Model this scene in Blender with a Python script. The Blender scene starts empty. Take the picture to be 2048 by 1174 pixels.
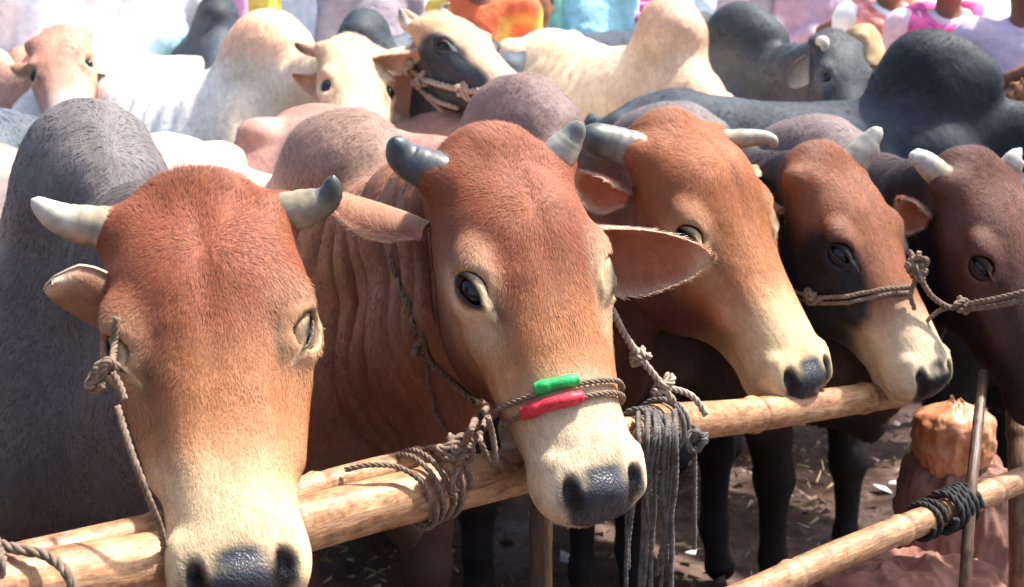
import bpy, math, random, sys
import numpy as np
from mathutils import Vector, Matrix
from mathutils.bvhtree import BVHTree

# ------------------------------------------------------------------ camera, sky, sun, exposure
HERO_H = 0.0065          # voxel of the near animals, metres
QUICK = False
scene = bpy.context.scene
COL = scene.collection
FPX = 3248.0             # focal length in pixels of the 2048 wide photograph
CAM_H = 1.60
PITCH = math.radians(11.4)
cam = bpy.data.cameras.new('camera')
camo = bpy.data.objects.new('camera', cam); COL.objects.link(camo)
camo.location = (0, 0, CAM_H); camo.rotation_euler = (math.pi/2-PITCH, 0, 0)
cam.sensor_width = 36; cam.lens = 36*FPX/2048; cam.clip_start = 0.05; cam.clip_end = 3000
cam.dof.use_dof = True; cam.dof.focus_distance = 2.15; cam.dof.aperture_fstop = 10
scene.camera = camo
SUN_EL, SUN_AZ = math.radians(61), math.radians(22)   # azimuth: direction the light comes from, from +X towards +Y
sun_dir = Vector((math.cos(SUN_EL)*math.cos(SUN_AZ), math.cos(SUN_EL)*math.sin(SUN_AZ), math.sin(SUN_EL)))
world = bpy.data.worlds.new('World'); scene.world = world; world.use_nodes = True
wn = world.node_tree.nodes; wl = world.node_tree.links
bgn = wn['Background']; skyn = wn.new('ShaderNodeTexSky'); skyn.sky_type = 'NISHITA'; skyn.sun_disc = False
skyn.sun_elevation = SUN_EL; skyn.sun_rotation = math.pi/2-SUN_AZ
skyn.air_density = 1.0; skyn.dust_density = 4.0; skyn.ozone_density = 1.0
wl.new(skyn.outputs[0], bgn.inputs[0]); bgn.inputs[1].default_value = 0.135
sl = bpy.data.lights.new('sun', 'SUN'); sl.energy = 4.4; sl.angle = math.radians(2.5); sl.color = (1, .95, .87)
so = bpy.data.objects.new('sun', sl); COL.objects.link(so); so.rotation_euler = sun_dir.to_track_quat('Z', 'Y').to_euler()
so.location = (3, 1, 8)
scene.view_settings.view_transform = 'Standard'; scene.view_settings.look = 'None'
scene.view_settings.exposure = 1.28; scene.view_settings.gamma = 1.0
scene.cycles.use_denoising = True
scene.cycles.max_bounces = 6; scene.cycles.diffuse_bounces = 4

CP = np.array([0, 0, CAM_H]); cph, sph = math.cos(PITCH), math.sin(PITCH)
def project(P):
    P = np.asarray(P, float)-CP
    f = P[..., 1]*cph-P[..., 2]*sph; u = P[..., 1]*sph+P[..., 2]*cph
    return np.stack([1024+FPX*P[..., 0]/f, 587-FPX*u/f], -1)
def at(px, py, Y):
    """world point on the line of sight of photograph pixel (px,py) at depth y=Y"""
    a = (px-1024)/FPX; b = (587-py)/FPX
    d = np.array([a, cph+b*sph, -sph+b*cph]); return CP+d*(Y/d[1])

# ------------------------------------------------------------------ small numpy helpers
rng = np.random.default_rng(7); random.seed(7)
def unit(v): v = np.asarray(v, float); return v/np.linalg.norm(v)
def lerp(a, b, t): return a+(b-a)*t
def sstep(a, b, x): t = np.clip((x-a)/(b-a), 0, 1); return t*t*(3-2*t)
def spline(xs, ys):
    xs = np.asarray(xs, float); ys = np.asarray(ys, float); m = np.gradient(ys, xs)
    g = np.linspace(xs[0], xs[-1], 400); i = np.clip(np.searchsorted(xs, g, 'right')-1, 0, len(xs)-2)
    hh = xs[i+1]-xs[i]; t = (g-xs[i])/hh
    v = (2*t**3-3*t**2+1)*ys[i]+(t**3-2*t**2+t)*hh*m[i]+(-2*t**3+3*t**2)*ys[i+1]+(t**3-t**2)*hh*m[i+1]
    return lambda q: np.interp(q, g, v)
def vnoise(P, seed=0):
    """smooth 3D value noise in -1..1"""
    P = np.asarray(P, np.float64); I = np.floor(P).astype(np.int64); F = P-I; F = F*F*(3-2*F); out = 0
    for dx in (0, 1):
        for dy in (0, 1):
            for dz in (0, 1):
                n = (I[:, 0]+dx)*73856093 ^ (I[:, 1]+dy)*19349663 ^ (I[:, 2]+dz)*83492791 ^ (seed*2654435)
                n = (n ^ (n >> 13))*1274126177 & 0x7fffffff; n = (n ^ (n >> 16)) & 0xffff
                w = (F[:, 0] if dx else 1-F[:, 0])*(F[:, 1] if dy else 1-F[:, 1])*(F[:, 2] if dz else 1-F[:, 2])
                out = out+w*(n/32767.5-1)
    return out
def fbm(P, oct=3, seed=0):
    o = 0; a = 1; s = 0
    for k in range(oct): o = o+a*vnoise(P*(2.03**k)+k*17.3, seed+k); s += a; a *= .5
    return o/s
def rotm(rx, ry, rz): return np.array(Matrix.Rotation(rz, 3, 'Z') @ Matrix.Rotation(ry, 3, 'Y') @ Matrix.Rotation(rx, 3, 'X'))

# ------------------------------------------------------------------ implicit surfaces on a grid
class Field:
    def __init__(s, lo, hi, h):
        s.h = h; s.lo = np.asarray(lo, float); n = np.ceil((np.asarray(hi)-s.lo)/h).astype(int)+2
        s.n = n; s.F = np.full(tuple(n), 1.0, np.float32); s.ax = [s.lo[k]+h*np.arange(n[k]) for k in range(3)]
    def box(s, lo, hi):
        i0 = np.clip(np.floor((np.asarray(lo)-s.lo)/s.h).astype(int), 0, s.n); i1 = np.clip(np.ceil((np.asarray(hi)-s.lo)/s.h).astype(int)+1, 0, s.n)
        if (i1 <= i0).any(): return None, None
        sl_ = tuple(slice(a, b) for a, b in zip(i0, i1))
        X, Y, Z = np.meshgrid(*[s.ax[k][sl_[k]] for k in range(3)], indexing='ij')
        return sl_, np.stack([X, Y, Z], -1)
    def add(s, fn, lo, hi, k=.02, carve=False):
        m = k+2.5*s.h; sl_, P = s.box(np.asarray(lo)-m, np.asarray(hi)+m)
        if sl_ is None: return
        d = fn(P); A = s.F[sl_]
        if carve:
            d = -d; hh = np.clip(.5-.5*(d-A)/k, 0, 1); s.F[sl_] = (d+(A-d)*hh+k*hh*(1-hh))
        else:
            hh = np.clip(.5+.5*(d-A)/k, 0, 1); s.F[sl_] = (d+(A-d)*hh-k*hh*(1-hh))
    def cone(s, a, b, ra, rb, k=.03, lat=None, flat=1.0, carve=False, fold=None):
        a = np.asarray(a, float); b = np.asarray(b, float); u = b-a; L2 = u @ u
        if lat is not None: l = np.asarray(lat, float); l = unit(l-u*(l @ u)/L2)
        def fn(P):
            Q = P-a
            t = np.clip((Q @ u)/L2, 0, 1); e = Q-t[..., None]*u
            if lat is not None: c = Q @ l; e = e+(c*(1/flat-1))[..., None]*l
            d = np.sqrt((e*e).sum(-1))-(ra+(rb-ra)*t)
            if flat < 1: d = d*(.5+.5*flat)
            if fold is not None: d = d+fold(P, t)
            return d
        r = max(ra, rb); s.add(fn, np.minimum(a, b)-r, np.maximum(a, b)+r, k, carve)
    def chain(s, pts, rs, k=.03, lat=None, flat=1.0, fold=None):
        for i in range(len(pts)-1):
            s.cone(pts[i], pts[i+1], rs[i], rs[i+1], k, lat, flat if np.isscalar(flat) else flat[i], fold=fold)
    def ell(s, c, r, R=np.eye(3), k=.02, carve=False):
        """ellipsoid; R columns are its axes"""
        c = np.asarray(c, float); r = np.asarray(r, float); R = np.asarray(R)
        def fn(P):
            q = (P-c) @ R; k0 = np.sqrt(((q/r)**2).sum(-1)); k1 = np.sqrt(((q/r**2)**2).sum(-1))+1e-9
            return k0*(k0-1)/k1
        e = (np.abs(R)*r).sum(1); s.add(fn, c-e, c+e, k, carve)
    def mesh(s):
        F = s.F; h = s.h; S = F < 0; nx, ny, nz = F.shape
        acc = np.zeros((nx-1, ny-1, nz-1), np.int8)
        for d in np.ndindex(2, 2, 2): acc += S[d[0]:nx-1+d[0], d[1]:ny-1+d[1], d[2]:nz-1+d[2]]
        C = np.argwhere((acc > 0) & (acc < 8)); idx = np.full((nx-1, ny-1, nz-1), -1, np.int32); idx[tuple(C.T)] = np.arange(len(C))
        pos = np.zeros((len(C), 3)); cnt = np.zeros(len(C))
        for ax in range(3):
            o = [k for k in range(3) if k != ax]
            for u in (0, 1):
                for v in (0, 1):
                    d0 = np.zeros(3, int); d0[o[0]] = u; d0[o[1]] = v; d1 = d0.copy(); d1[ax] = 1
                    A = F[tuple((C+d0).T)]; B = F[tuple((C+d1).T)]; m = (A < 0) != (B < 0)
                    t = np.where(m, A/(A-B+1e-12), 0); p = np.tile(d0.astype(float), (len(C), 1)); p[:, ax] = t
                    pos[m] += p[m]; cnt[m] += 1
        V = s.lo+h*(C+pos/cnt[:, None]); Q = []
        for ax in range(3):
            o = [(ax+1) % 3, (ax+2) % 3]; sl0 = [slice(None)]*3; sl1 = [slice(None)]*3
            sl0[ax] = slice(0, -1); sl1[ax] = slice(1, None)
            for q in o: sl0[q] = slice(1, -1); sl1[q] = slice(1, -1)
            A = S[tuple(sl0)]; B = S[tuple(sl1)]; E = np.argwhere(A != B); fl = A[tuple(E.T)]
            E = E.copy()
            for q in o: E[:, q] += 1
            def cell(a, b):
                D = E.copy(); D[:, o[0]] -= a; D[:, o[1]] -= b; return idx[tuple(D.T)]
            q = np.stack([cell(1, 1), cell(0, 1), cell(0, 0), cell(1, 0)], 1); q[~fl] = q[~fl][:, ::-1]; Q.append(q)
        return V, np.concatenate(Q)

def relax(V, Q, it=2, lam=.5):
    E = np.concatenate([Q[:, [0, 1]], Q[:, [1, 2]], Q[:, [2, 3]], Q[:, [3, 0]]]); n = len(V)
    for k in range(it*2):
        S = np.zeros_like(V); c = np.zeros(n)
        for a, b in ((0, 1), (1, 0)):
            for j in range(3): S[:, j] += np.bincount(E[:, a], V[E[:, b], j], n)
            c += np.bincount(E[:, a], minlength=n)
        V = V+(lam if k % 2 == 0 else -lam*1.04)*(S/c[:, None]-V)
    return V
def vnormals(V, Q):
    fn = np.cross(V[Q[:, 2]]-V[Q[:, 0]], V[Q[:, 3]]-V[Q[:, 1]]); N = np.zeros_like(V)
    for k in range(4):
        for j in range(3): N[:, j] += np.bincount(Q[:, k], fn[:, j], len(V))
    return N/(np.linalg.norm(N, axis=1)[:, None]+1e-12)

# ------------------------------------------------------------------ mesh building
def link(o, parent=None, loc=None):
    COL.objects.link(o)
    if parent is not None: o.parent = parent; o.matrix_parent_inverse = Matrix.Translation(-Vector(parent.location))
    return o
def make(name, V, polys, mat, parent=None, attrs=None, smooth=True, matidx=None, uv=None):
    me = bpy.data.meshes.new(name); V = np.asarray(V, float)
    if isinstance(polys, np.ndarray):
        me.vertices.add(len(V)); me.vertices.foreach_set('co', V.astype(np.float32).ravel()); k = polys.shape[1]
        me.loops.add(polys.size); me.loops.foreach_set('vertex_index', polys.astype(np.int32).ravel())
        me.polygons.add(len(polys)); me.polygons.foreach_set('loop_start', np.arange(0, polys.size, k, dtype=np.int32))
        me.update(calc_edges=True)
    else: me.from_pydata(V.tolist(), [], polys); me.update()
    me.polygons.foreach_set('use_smooth', np.full(len(me.polygons), smooth))
    for m in (mat if isinstance(mat, (list, tuple)) else [mat]): me.materials.append(m)
    if matidx is not None: me.polygons.foreach_set('material_index', np.asarray(matidx, np.int32))
    for nm, arr in (attrs or {}).items():
        arr = np.asarray(arr, np.float32)
        if arr.ndim == 1: a = me.attributes.new(nm, 'FLOAT', 'POINT'); a.data.foreach_set('value', arr)
        elif nm == 'coat': a = me.attributes.new(nm, 'FLOAT_COLOR', 'POINT'); a.data.foreach_set('color', np.c_[arr, np.ones(len(arr))].astype(np.float32).ravel())
        else: a = me.attributes.new(nm, 'FLOAT_VECTOR', 'POINT'); a.data.foreach_set('vector', arr.ravel())
    me.validate(); o = bpy.data.objects.new(name, me); return link(o, parent)
def tag(o, label, cat, group=None, kind=None):
    if label: o['label'] = label
    if cat: o['category'] = cat
    if group: o['group'] = group
    if kind: o['kind'] = kind
    return o
def empty(name, loc, label=None, cat=None, group=None):
    o = bpy.data.objects.new(name, None); o.empty_display_size = .1; o.location = loc; COL.objects.link(o); return tag(o, label, cat, group)
def join(parts):
    """[(V,Q)] -> V,Q with equal polygon size"""
    off = 0; Vs = []; Qs = []
    for V, Q in parts: Vs.append(V); Qs.append(np.asarray(Q)+off); off += len(V)
    return np.concatenate(Vs), np.concatenate(Qs)
def resample(P, step):
    P = np.asarray(P, float); Pe = np.concatenate([[2*P[0]-P[1]], P, [2*P[-1]-P[-2]]]); out = []
    for i in range(1, len(Pe)-2):
        a, b, c, d = Pe[i-1:i+3]; n = max(2, int(np.linalg.norm(c-b)/step))
        t = np.linspace(0, 1, n, endpoint=False)[:, None]
        out.append(.5*((2*b)+(-a+c)*t+(2*a-5*b+4*c-d)*t**2+(-a+3*b-3*c+d)*t**3))
    out.append(P[-1:]); return np.concatenate(out)
def tube(P, r, seg=10, caps=True, sx=1.0):
    """tube along points; r scalar or per point. returns V,Q (quads), plus along/around coords"""
    P = np.asarray(P, float); n = len(P); r = np.broadcast_to(np.asarray(r, float), (n,))
    T = np.gradient(P, axis=0); T /= np.linalg.norm(T, axis=1)[:, None]+1e-12
    up = np.array([0, 0, 1.]) if abs(T[0, 2]) < .9 else np.array([1., 0, 0]); N = unit(np.cross(T[0], up)); Ns = [N]
    for i in range(1, n): N = N-T[i]*(N @ T[i]); N = unit(N); Ns.append(N)
    Ns = np.array(Ns); B = np.cross(T, Ns); a = np.linspace(0, 2*math.pi, seg, endpoint=False)
    V = P[:, None]+r[:, None, None]*(np.cos(a)[None, :, None]*Ns[:, None]+sx*np.sin(a)[None, :, None]*B[:, None])
    V = V.reshape(-1, 3); i, j = np.meshgrid(np.arange(n-1), np.arange(seg), indexing='ij'); i = i.ravel(); j = j.ravel(); j2 = (j+1) % seg
    Q = np.stack([i*seg+j, i*seg+j2, (i+1)*seg+j2, (i+1)*seg+j], 1)
    if caps:
        V = np.concatenate([V, P[:1], P[-1:]]); c0, c1 = len(V)-2, len(V)-1; j = np.arange(0, seg, 2)
        Q = np.concatenate([Q, np.stack([np.full(len(j), c0), (j+2) % seg, (j+1) % seg, j], 1), np.stack([np.full(len(j), c1), (n-1)*seg+j, (n-1)*seg+(j+1) % seg, (n-1)*seg+(j+2) % seg], 1)])
    return V, Q

# ------------------------------------------------------------------ materials
def newmat(name):
    m = bpy.data.materials.new(name); m.use_nodes = True; nt = m.node_tree; return m, nt.nodes, nt.links, nt.nodes['Principled BSDF']
def ramp(nodes, stops):
    r = nodes.new('ShaderNodeValToRGB'); e = r.color_ramp.elements
    while len(e) < len(stops): e.new(.5)
    for q, (p, c) in zip(e, stops): q.position = p; q.color = (*c, 1)
    return r
def coat_mat():
    m, n, l, b = newmat('short_coat')
    c = n.new('ShaderNodeAttribute'); c.attribute_name = 'coat'; fl = n.new('ShaderNodeAttribute'); fl.attribute_name = 'flow'; wt = n.new('ShaderNodeAttribute'); wt.attribute_name = 'wet'
    def noise(scale, det, vec, rough=.6):
        t = n.new('ShaderNodeTexNoise'); t.inputs['Scale'].default_value = scale; t.inputs['Detail'].default_value = det; t.inputs['Roughness'].default_value = rough; l.new(vec, t.inputs['Vector']); return t
    mp = n.new('ShaderNodeMapping'); mp.inputs['Scale'].default_value = (1, .16, 1); l.new(fl.outputs['Vector'], mp.inputs[0])
    hair = noise(420, 3, mp.outputs[0]); clump = noise(75, 4, mp.outputs[0]); blot = noise(9, 4, fl.outputs['Vector'])
    def mulv(a, lo, hi, f0=.3, f1=.7):
        r = n.new('ShaderNodeMapRange'); r.inputs[1].default_value = f0; r.inputs[2].default_value = f1; r.inputs[3].default_value = lo; r.inputs[4].default_value = hi; l.new(a, r.inputs[0]); return r.outputs[0]
    v1 = mulv(hair.outputs[0], .84, 1.16); v2 = mulv(clump.outputs[0], .86, 1.12); v3 = mulv(blot.outputs[0], .84, 1.16)
    def mul(a, bb):
        t = n.new('ShaderNodeMath'); t.operation = 'MULTIPLY'; l.new(a, t.inputs[0]); l.new(bb, t.inputs[1]); return t.outputs[0]
    v = mul(mul(v1, v2), v3); vm = n.new('ShaderNodeVectorMath'); vm.operation = 'SCALE'; l.new(c.outputs['Color'], vm.inputs[0]); l.new(v, vm.inputs['Scale'])
    l.new(vm.outputs[0], b.inputs['Base Color'])
    r = n.new('ShaderNodeMapRange'); r.inputs[3].default_value = .62; r.inputs[4].default_value = .30; l.new(wt.outputs['Fac'], r.inputs[0]); l.new(r.outputs[0], b.inputs['Roughness'])
    b.inputs['Specular IOR Level'].default_value = .22
    bp = n.new('ShaderNodeBump'); bp.inputs['Strength'].default_value = .35; bp.inputs['Distance'].default_value = .002; l.new(hair.outputs[0], bp.inputs['Height'])
    b2 = n.new('ShaderNodeBump'); b2.inputs['Strength'].default_value = .45; b2.inputs['Distance'].default_value = .005; l.new(clump.outputs[0], b2.inputs['Height'])
    l.new(bp.outputs[0], b2.inputs['Normal']); vo = n.new('ShaderNodeTexVoronoi'); vo.inputs['Scale'].default_value = 300; l.new(fl.outputs['Vector'], vo.inputs['Vector'])
    hm = n.new('ShaderNodeMath'); hm.operation = 'MULTIPLY'; l.new(vo.outputs['Distance'], hm.inputs[0]); l.new(wt.outputs['Fac'], hm.inputs[1]); b3 = n.new('ShaderNodeBump'); b3.invert = True; b3.inputs['Strength'].default_value = .35; b3.inputs['Distance'].default_value = .0025
    l.new(hm.outputs[0], b3.inputs['Height']); l.new(b2.outputs[0], b3.inputs['Normal']); l.new(b3.outputs[0], b.inputs['Normal'])
    return m
def plain(name, col, rough=.6, spec=.4, var=.25, scale=30, bump=0, bscale=60, col2=None, stretch=(1, 1, 1), metallic=0):
    m, n, l, b = newmat(name); tc = n.new('ShaderNodeTexCoord'); mp = n.new('ShaderNodeMapping'); mp.inputs['Scale'].default_value = stretch; l.new(tc.outputs['Object'], mp.inputs[0])
    t = n.new('ShaderNodeTexNoise'); t.inputs['Scale'].default_value = scale; t.inputs['Detail'].default_value = 5; l.new(mp.outputs[0], t.inputs['Vector'])
    c = np.array(col); d = np.array(col2) if col2 is not None else c*(1+var)
    r = ramp(n, [(.3, tuple(c*(1-var))), (.7, tuple(d))]); l.new(t.outputs[0], r.inputs[0]); l.new(r.outputs[0], b.inputs['Base Color'])
    b.inputs['Roughness'].default_value = rough; b.inputs['Specular IOR Level'].default_value = spec; b.inputs['Metallic'].default_value = metallic
    if bump:
        t2 = n.new('ShaderNodeTexNoise'); t2.inputs['Scale'].default_value = bscale; t2.inputs['Detail'].default_value = 6; l.new(mp.outputs[0], t2.inputs['Vector'])
        bp = n.new('ShaderNodeBump'); bp.inputs['Strength'].default_value = .6; bp.inputs['Distance'].default_value = bump; l.new(t2.outputs[0], bp.inputs['Height']); l.new(bp.outputs[0], b.inputs['Normal'])
    return m
M_COAT = coat_mat()
M_EYE = plain('eye_gloss', (.006, .007, .012), rough=.12, spec=.45, var=.3)
def horn_mat():
    m, n, l, b = newmat('horn'); a = n.new('ShaderNodeAttribute'); a.attribute_name = 'coat'; tc = n.new('ShaderNodeTexCoord')
    t = n.new('ShaderNodeTexNoise'); t.inputs['Scale'].default_value = 45; t.inputs['Detail'].default_value = 6; l.new(tc.outputs['Object'], t.inputs['Vector'])
    r = n.new('ShaderNodeMapRange'); r.inputs[1].default_value = .3; r.inputs[2].default_value = .7; r.inputs[3].default_value = .62; r.inputs[4].default_value = 1.2; l.new(t.outputs[0], r.inputs[0])
    vm = n.new('ShaderNodeVectorMath'); vm.operation = 'SCALE'; l.new(a.outputs['Color'], vm.inputs[0]); l.new(r.outputs[0], vm.inputs['Scale']); l.new(vm.outputs[0], b.inputs['Base Color'])
    b.inputs['Roughness'].default_value = .42; bp = n.new('ShaderNodeBump'); bp.inputs['Distance'].default_value = .002; bp.inputs['Strength'].default_value = .5; l.new(t.outputs[0], bp.inputs['Height']); l.new(bp.outputs[0], b.inputs['Normal'])
    return m
M_HORN = horn_mat()
def fur_mat():
    m, n, l, b = newmat('fur'); a = n.new('ShaderNodeAttribute'); a.attribute_name = 'coat'; l.new(a.outputs['Color'], b.inputs['Base Color']); b.inputs['Roughness'].default_value = .6; b.inputs['Specular IOR Level'].default_value = .2; return m
M_FUR = fur_mat()
FUR = True

# ------------------------------------------------------------------ cattle
# head frame: X to the viewer's left when the animal faces the viewer, Y from poll to nose, Z out of the forehead. metres at scale 1
LH = [-.01, .02, .05, .09, .14, .19, .24, .29, .34, .39, .43, .465, .49, .515]
WH = spline(LH, [.050, .078, .093, .103, .108, .104, .094, .085, .078, .072, .071, .071, .063, .045])
TH = spline(LH, [-.035, -.010, .006, .018, .022, .016, .008, .002, -.002, -.004, -.008, -.018, -.032, -.05])
BH = spline(LH, [-.12, -.145, -.165, -.185, -.205, -.225, -.225, -.205, -.182, -.163, -.150, -.143, -.130, -.115])
MARKS = {}
def head_prims(F, P0, R, s, par):
    wf = par.get('wide', 1.0); bulge = par.get('bulge', 0.0)
    def T(p): return P0+R @ (np.asarray(p, float)*s)
    def loft(P):
        q = (P-P0) @ R/s; x, y, z = np.abs(q[..., 0]), q[..., 1], q[..., 2]; yc = np.clip(y, -.01, .515)
        w = WH(yc)*(1+(wf-1)*sstep(.32, .15, yc)); t = TH(yc)+bulge*np.exp(-((yc-.10)/.08)**2); b = BH(yc); c = (t+b)/2; hh = (t-b)/2
        v = (z-c)/hh; wt = w*(1-.34*sstep(.3, -1.0, v)); d = ((x/wt)**2.5+np.abs(v)**2.5)**.4
        d = (d-1)*np.minimum(w, hh)*.85; e = np.abs(y-.2525)-.2625
        k = .03; hx = np.clip(.5-.5*(d-e)/k, 0, 1); d = (d*(1-hx)+e*hx)+k*hx*(1-hx)
        d = d+.004*np.exp(-((z+.106+.010*sstep(.44, .5, y))/.006)**2)*sstep(.36, .42, y)          # mouth line
        d = d+.0035*np.exp(-(x/.012)**2)*np.exp(-((y-.10)/.10)**2)                                    # frontal furrow
        return d*s
    c = [T((x, y, z)) for x in (-.13, .13) for y in (-.04, .54) for z in (-.25, .07)]
    F.add(loft, np.min(c, 0), np.max(c, 0), k=par.get('k', .03))
    def ell(c, r, k=.02, carve=False, rx=0, ry=0, rz=0): F.ell(T(c), np.array(r)*s, R @ rotm(rx, ry, rz), k*s, carve)
    def cone(a, b, ra, rb, k=.015, carve=False): F.cone(T(a), T(b), ra*s, rb*s, k*s, carve=carve)
    ell((0, .005, -.055), (.068*wf, .045, .05), .04)
    for sg in (-1, 1):
        ell((sg*.086*wf, .20, -.040), (.028, .040, .034), .025)                        # orbit
        ell((sg*.082*wf, .172, -.014), (.024, .034, .017), .02, rz=sg*.35)             # brow
        cone((sg*.070*wf, .040, -.040), (sg*.092*wf, .028, -.040), .030, .024, .03)    # horn boss
        ell((sg*.050, .22, -.135), (.040, .075, .070), .03)                            # cheek
        cone((sg*.086, .255, -.062), (sg*.070, .34, -.070), .013, .010, .03)           # facial crest
        ell((sg*.037, .456, -.068), (.036, .046, .040), .02)                           # upper lip
        cone((sg*.057, .446, -.036), (sg*.056, .484, -.052), .013, .012, .015)         # outer nostril wing
        ell((sg*(.084*wf-par.get('eye_in', 0)+.012), .203, -.023-par.get('eye_in', 0)), (.021, .025, .021), .012, carve=True)          # eye socket
        ell((sg*.039, .497, -.040), (.013, .020, .022), .006, carve=True, rz=-sg*.5, ry=sg*.5)  # nostril
        ell((sg*.047, .480, -.030), (.0085, .016, .012), .006, carve=True, rz=-sg*.3)
    if par.get('jaw'):
        for sg in (-1, 1): ell((sg*.052, .225, -.150), (.052, .095, .085), .05)
    ell((0, .448, -.132), (.042, .052, .024), .015)                                     # chin
    ell((0, .486, -.054), (.044, .026, .038), .015)                                     # nose pad
    return T
def eye_parts(T, R, s, par, root, hero=True):
    wf = par.get('wide', 1.0)
    for sg in (-1, 1):
        c = np.array((sg*(.084*wf-par.get('eye_in', 0)+.0015), .203, -.032-par.get('eye_in', 0))); n = 12
        u, v = np.meshgrid(np.linspace(0, math.pi, 16), np.linspace(0, 2*math.pi, 28, endpoint=False), indexing='ij')
        V = c+(.0225 if hero else .0185)*np.stack([np.sin(u)*np.cos(v), np.sin(u)*np.sin(v), np.cos(u)], -1).reshape(-1, 3)*np.array([1, 1.12, 1])
        i, j = np.meshgrid(np.arange(15), np.arange(28), indexing='ij'); i, j = i.ravel(), j.ravel(); j2 = (j+1) % 28
        make('eye', P0T(T, V), np.stack([i*28+j, (i+1)*28+j, (i+1)*28+j2, i*28+j2], 1), M_EYE, root)
def P0T(T, V): o = T((0, 0, 0)); Rm = np.stack([T((1, 0, 0))-o, T((0, 1, 0))-o, T((0, 0, 1))-o]); return o+V @ Rm
def lid_geo(T, par, sg, bvh):
    """almond shaped lids round the eyeball, appended to the body mesh"""
    wf = par.get('wide', 1.0); c = np.array((sg*(.084*wf-par.get('eye_in', 0)+.0015), .203, -.032-par.get('eye_in', 0))); out = unit((sg*1.0, -.02, .85)); al = unit(np.array((-sg*.42, .85, .0))); al = unit(al-out*(al @ out)); upv = np.cross(out, al)*(1 if np.cross(out, al)[2] > 0 else -1)
    a = np.linspace(0, 2*math.pi, 40, endpoint=False); ex = np.cos(a); ey = np.sin(a)
    rings = []
    for (rr, off, hgt) in ((.88, .0215, 1), (1.0, .0242, 1), (1.10, .0250, 1.10), (1.32, .0215, 1.30), (1.65, .012, 1.5), (2.0, -.004, 1.65)):
        op_ = par.get('open', .8); xx = .0235*rr*ex*(1+.28*(ex > 0)); yy = .0150*hgt*np.sign(ey)*np.abs(ey)**1.15*np.where(ey > 0, .80*op_, .85*(.35+.65*op_))*(rr if rr < 1.1 else 1.15)-.001
        d = np.sqrt(np.clip(1-((xx/.040)**2+(yy/.048)**2)*.75, 0, 1))
        rings.append(c+xx[:, None]*al+yy[:, None]*upv+((off+.0035*(ey > .2)*(rr > .95)*(rr < 1.5))*d)[:, None]*out)
    V = np.concatenate(rings); n = 40; i, j = np.meshgrid(np.arange(len(rings)-1), np.arange(n), indexing='ij'); i, j = i.ravel(), j.ravel(); j2 = (j+1) % n
    Q = np.stack([i*n+j, i*n+j2, (i+1)*n+j2, (i+1)*n+j], 1)
    if np.cross(al, upv) @ out < 0: Q = Q[:, ::-1]
    Wv = P0T(T, V); o_ = P0T(T, out[None])[0]-T((0, 0, 0)); o_ = unit(o_); blend = np.repeat([0, 0, .25, .75, 1, 1], 40)
    for k in range(len(Wv)):
        if blend[k] > 0:
            hit, nrm, ix, dd = bvh.find_nearest(Vector(Wv[k]))
            tgt = np.array(hit)+np.array(nrm)*(.0006 if k < 200 else -.004); Wv[k] = lerp(Wv[k], tgt, blend[k])
    return Wv, Q, c
def ear_geo(T, sg, par):
    """cupped leaf-shaped ear with thickness. par: dir (head frame), opening normal, length, width"""
    e = par.get('ear_l' if sg > 0 else 'ear_r', par.get('ear', {})); L = e.get('len', .20); W = e.get('wid', .058)
    d = unit(e.get('dir', (1, .25, -.25))*np.array([1, 1, 1])); op = np.array(e.get('open', (0, .75, .45)), float)
    base = np.array((sg*.088*par.get('wide', 1), .070, -.100))+np.array(e.get('shift', (0, 0, 0)))*np.array([sg, 1, 1])
    if 'px' in e:
        bw_ = T(base); tip = at(e['px'][0], e['px'][1], bw_[1]+e['px'][2]); dw = (tip-bw_)/par['s']; L = np.linalg.norm(dw); d = unit(par['R'].T @ dw); op = par['R'].T @ unit(e['open'])
    else: d = d*np.array([sg, 1, 1]); op = op*np.array([sg, 1, 1])
    op = unit(op-d*(op @ d)); sd = np.cross(d, op); nu, nv = 22, 15; t = np.linspace(0, 1, nu); prof = spline([0, .1, .25, .45, .65, .82, .93, 1], [.6, .72, .9, 1.0, 1.02, .92, .68, .05] if e.get('round') else [.42, .55, .86, 1.0, .93, .66, .38, .03])(t)
    cup = e.get('cup', .9); droop = e.get('droop', .10); shells = []
    for th in (0, 1):
        vv = np.linspace(-1, 1, nv); A = vv[None, :]*cup*(1.75-1.05*t[:, None])
        rad = W*prof[:, None]/np.maximum(np.sin(np.minimum(cup*(1.75-1.05*t[:, None]), 1.5)), .3)
        x = rad*np.sin(A); zc = rad*(1-np.cos(A)); th_ = e.get('thick', .006)*(1-.5*t[:, None])*(1-np.abs(vv[None, :])**4*.8)*th
        P = base+(t*L)[:, None, None]*d+x[..., None]*sd+(zc-th_)[..., None]*op+(droop*L*t**2)[:, None, None]*np.array([0, .7, -.3])*(0 if 'px' in e else 1)
        shells.append(P.reshape(-1, 3))
    i, j = np.meshgrid(np.arange(nu-1), np.arange(nv-1), indexing='ij'); i, j = i.ravel(), j.ravel(); q = np.stack([i*nv+j, i*nv+j+1, (i+1)*nv+j+1, (i+1)*nv+j], 1)
    o = nu*nv; rim = []
    per = [k for k in range(nv)]+[(k+1)*nv+nv-1 for k in range(nu-1)]+[(nu-1)*nv+k for k in range(nv-2, -1, -1)]+[k*nv for k in range(nu-2, 0, -1)]
    for k in range(len(per)): a, b = per[k], per[(k+1) % len(per)]; rim.append((a, a+o, b+o, b))
    Q = np.concatenate([q[:, ::-1], q+o, np.array(rim)]); V = P0T(T, np.concatenate(shells))
    inner = np.concatenate([np.ones(o), np.zeros(o)]); tt = np.tile(np.repeat(t, nv), 2); vv = np.tile(np.tile(np.abs(np.linspace(-1, 1, nv)), nu), 2)
    return V, Q, inner, tt, vv
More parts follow.
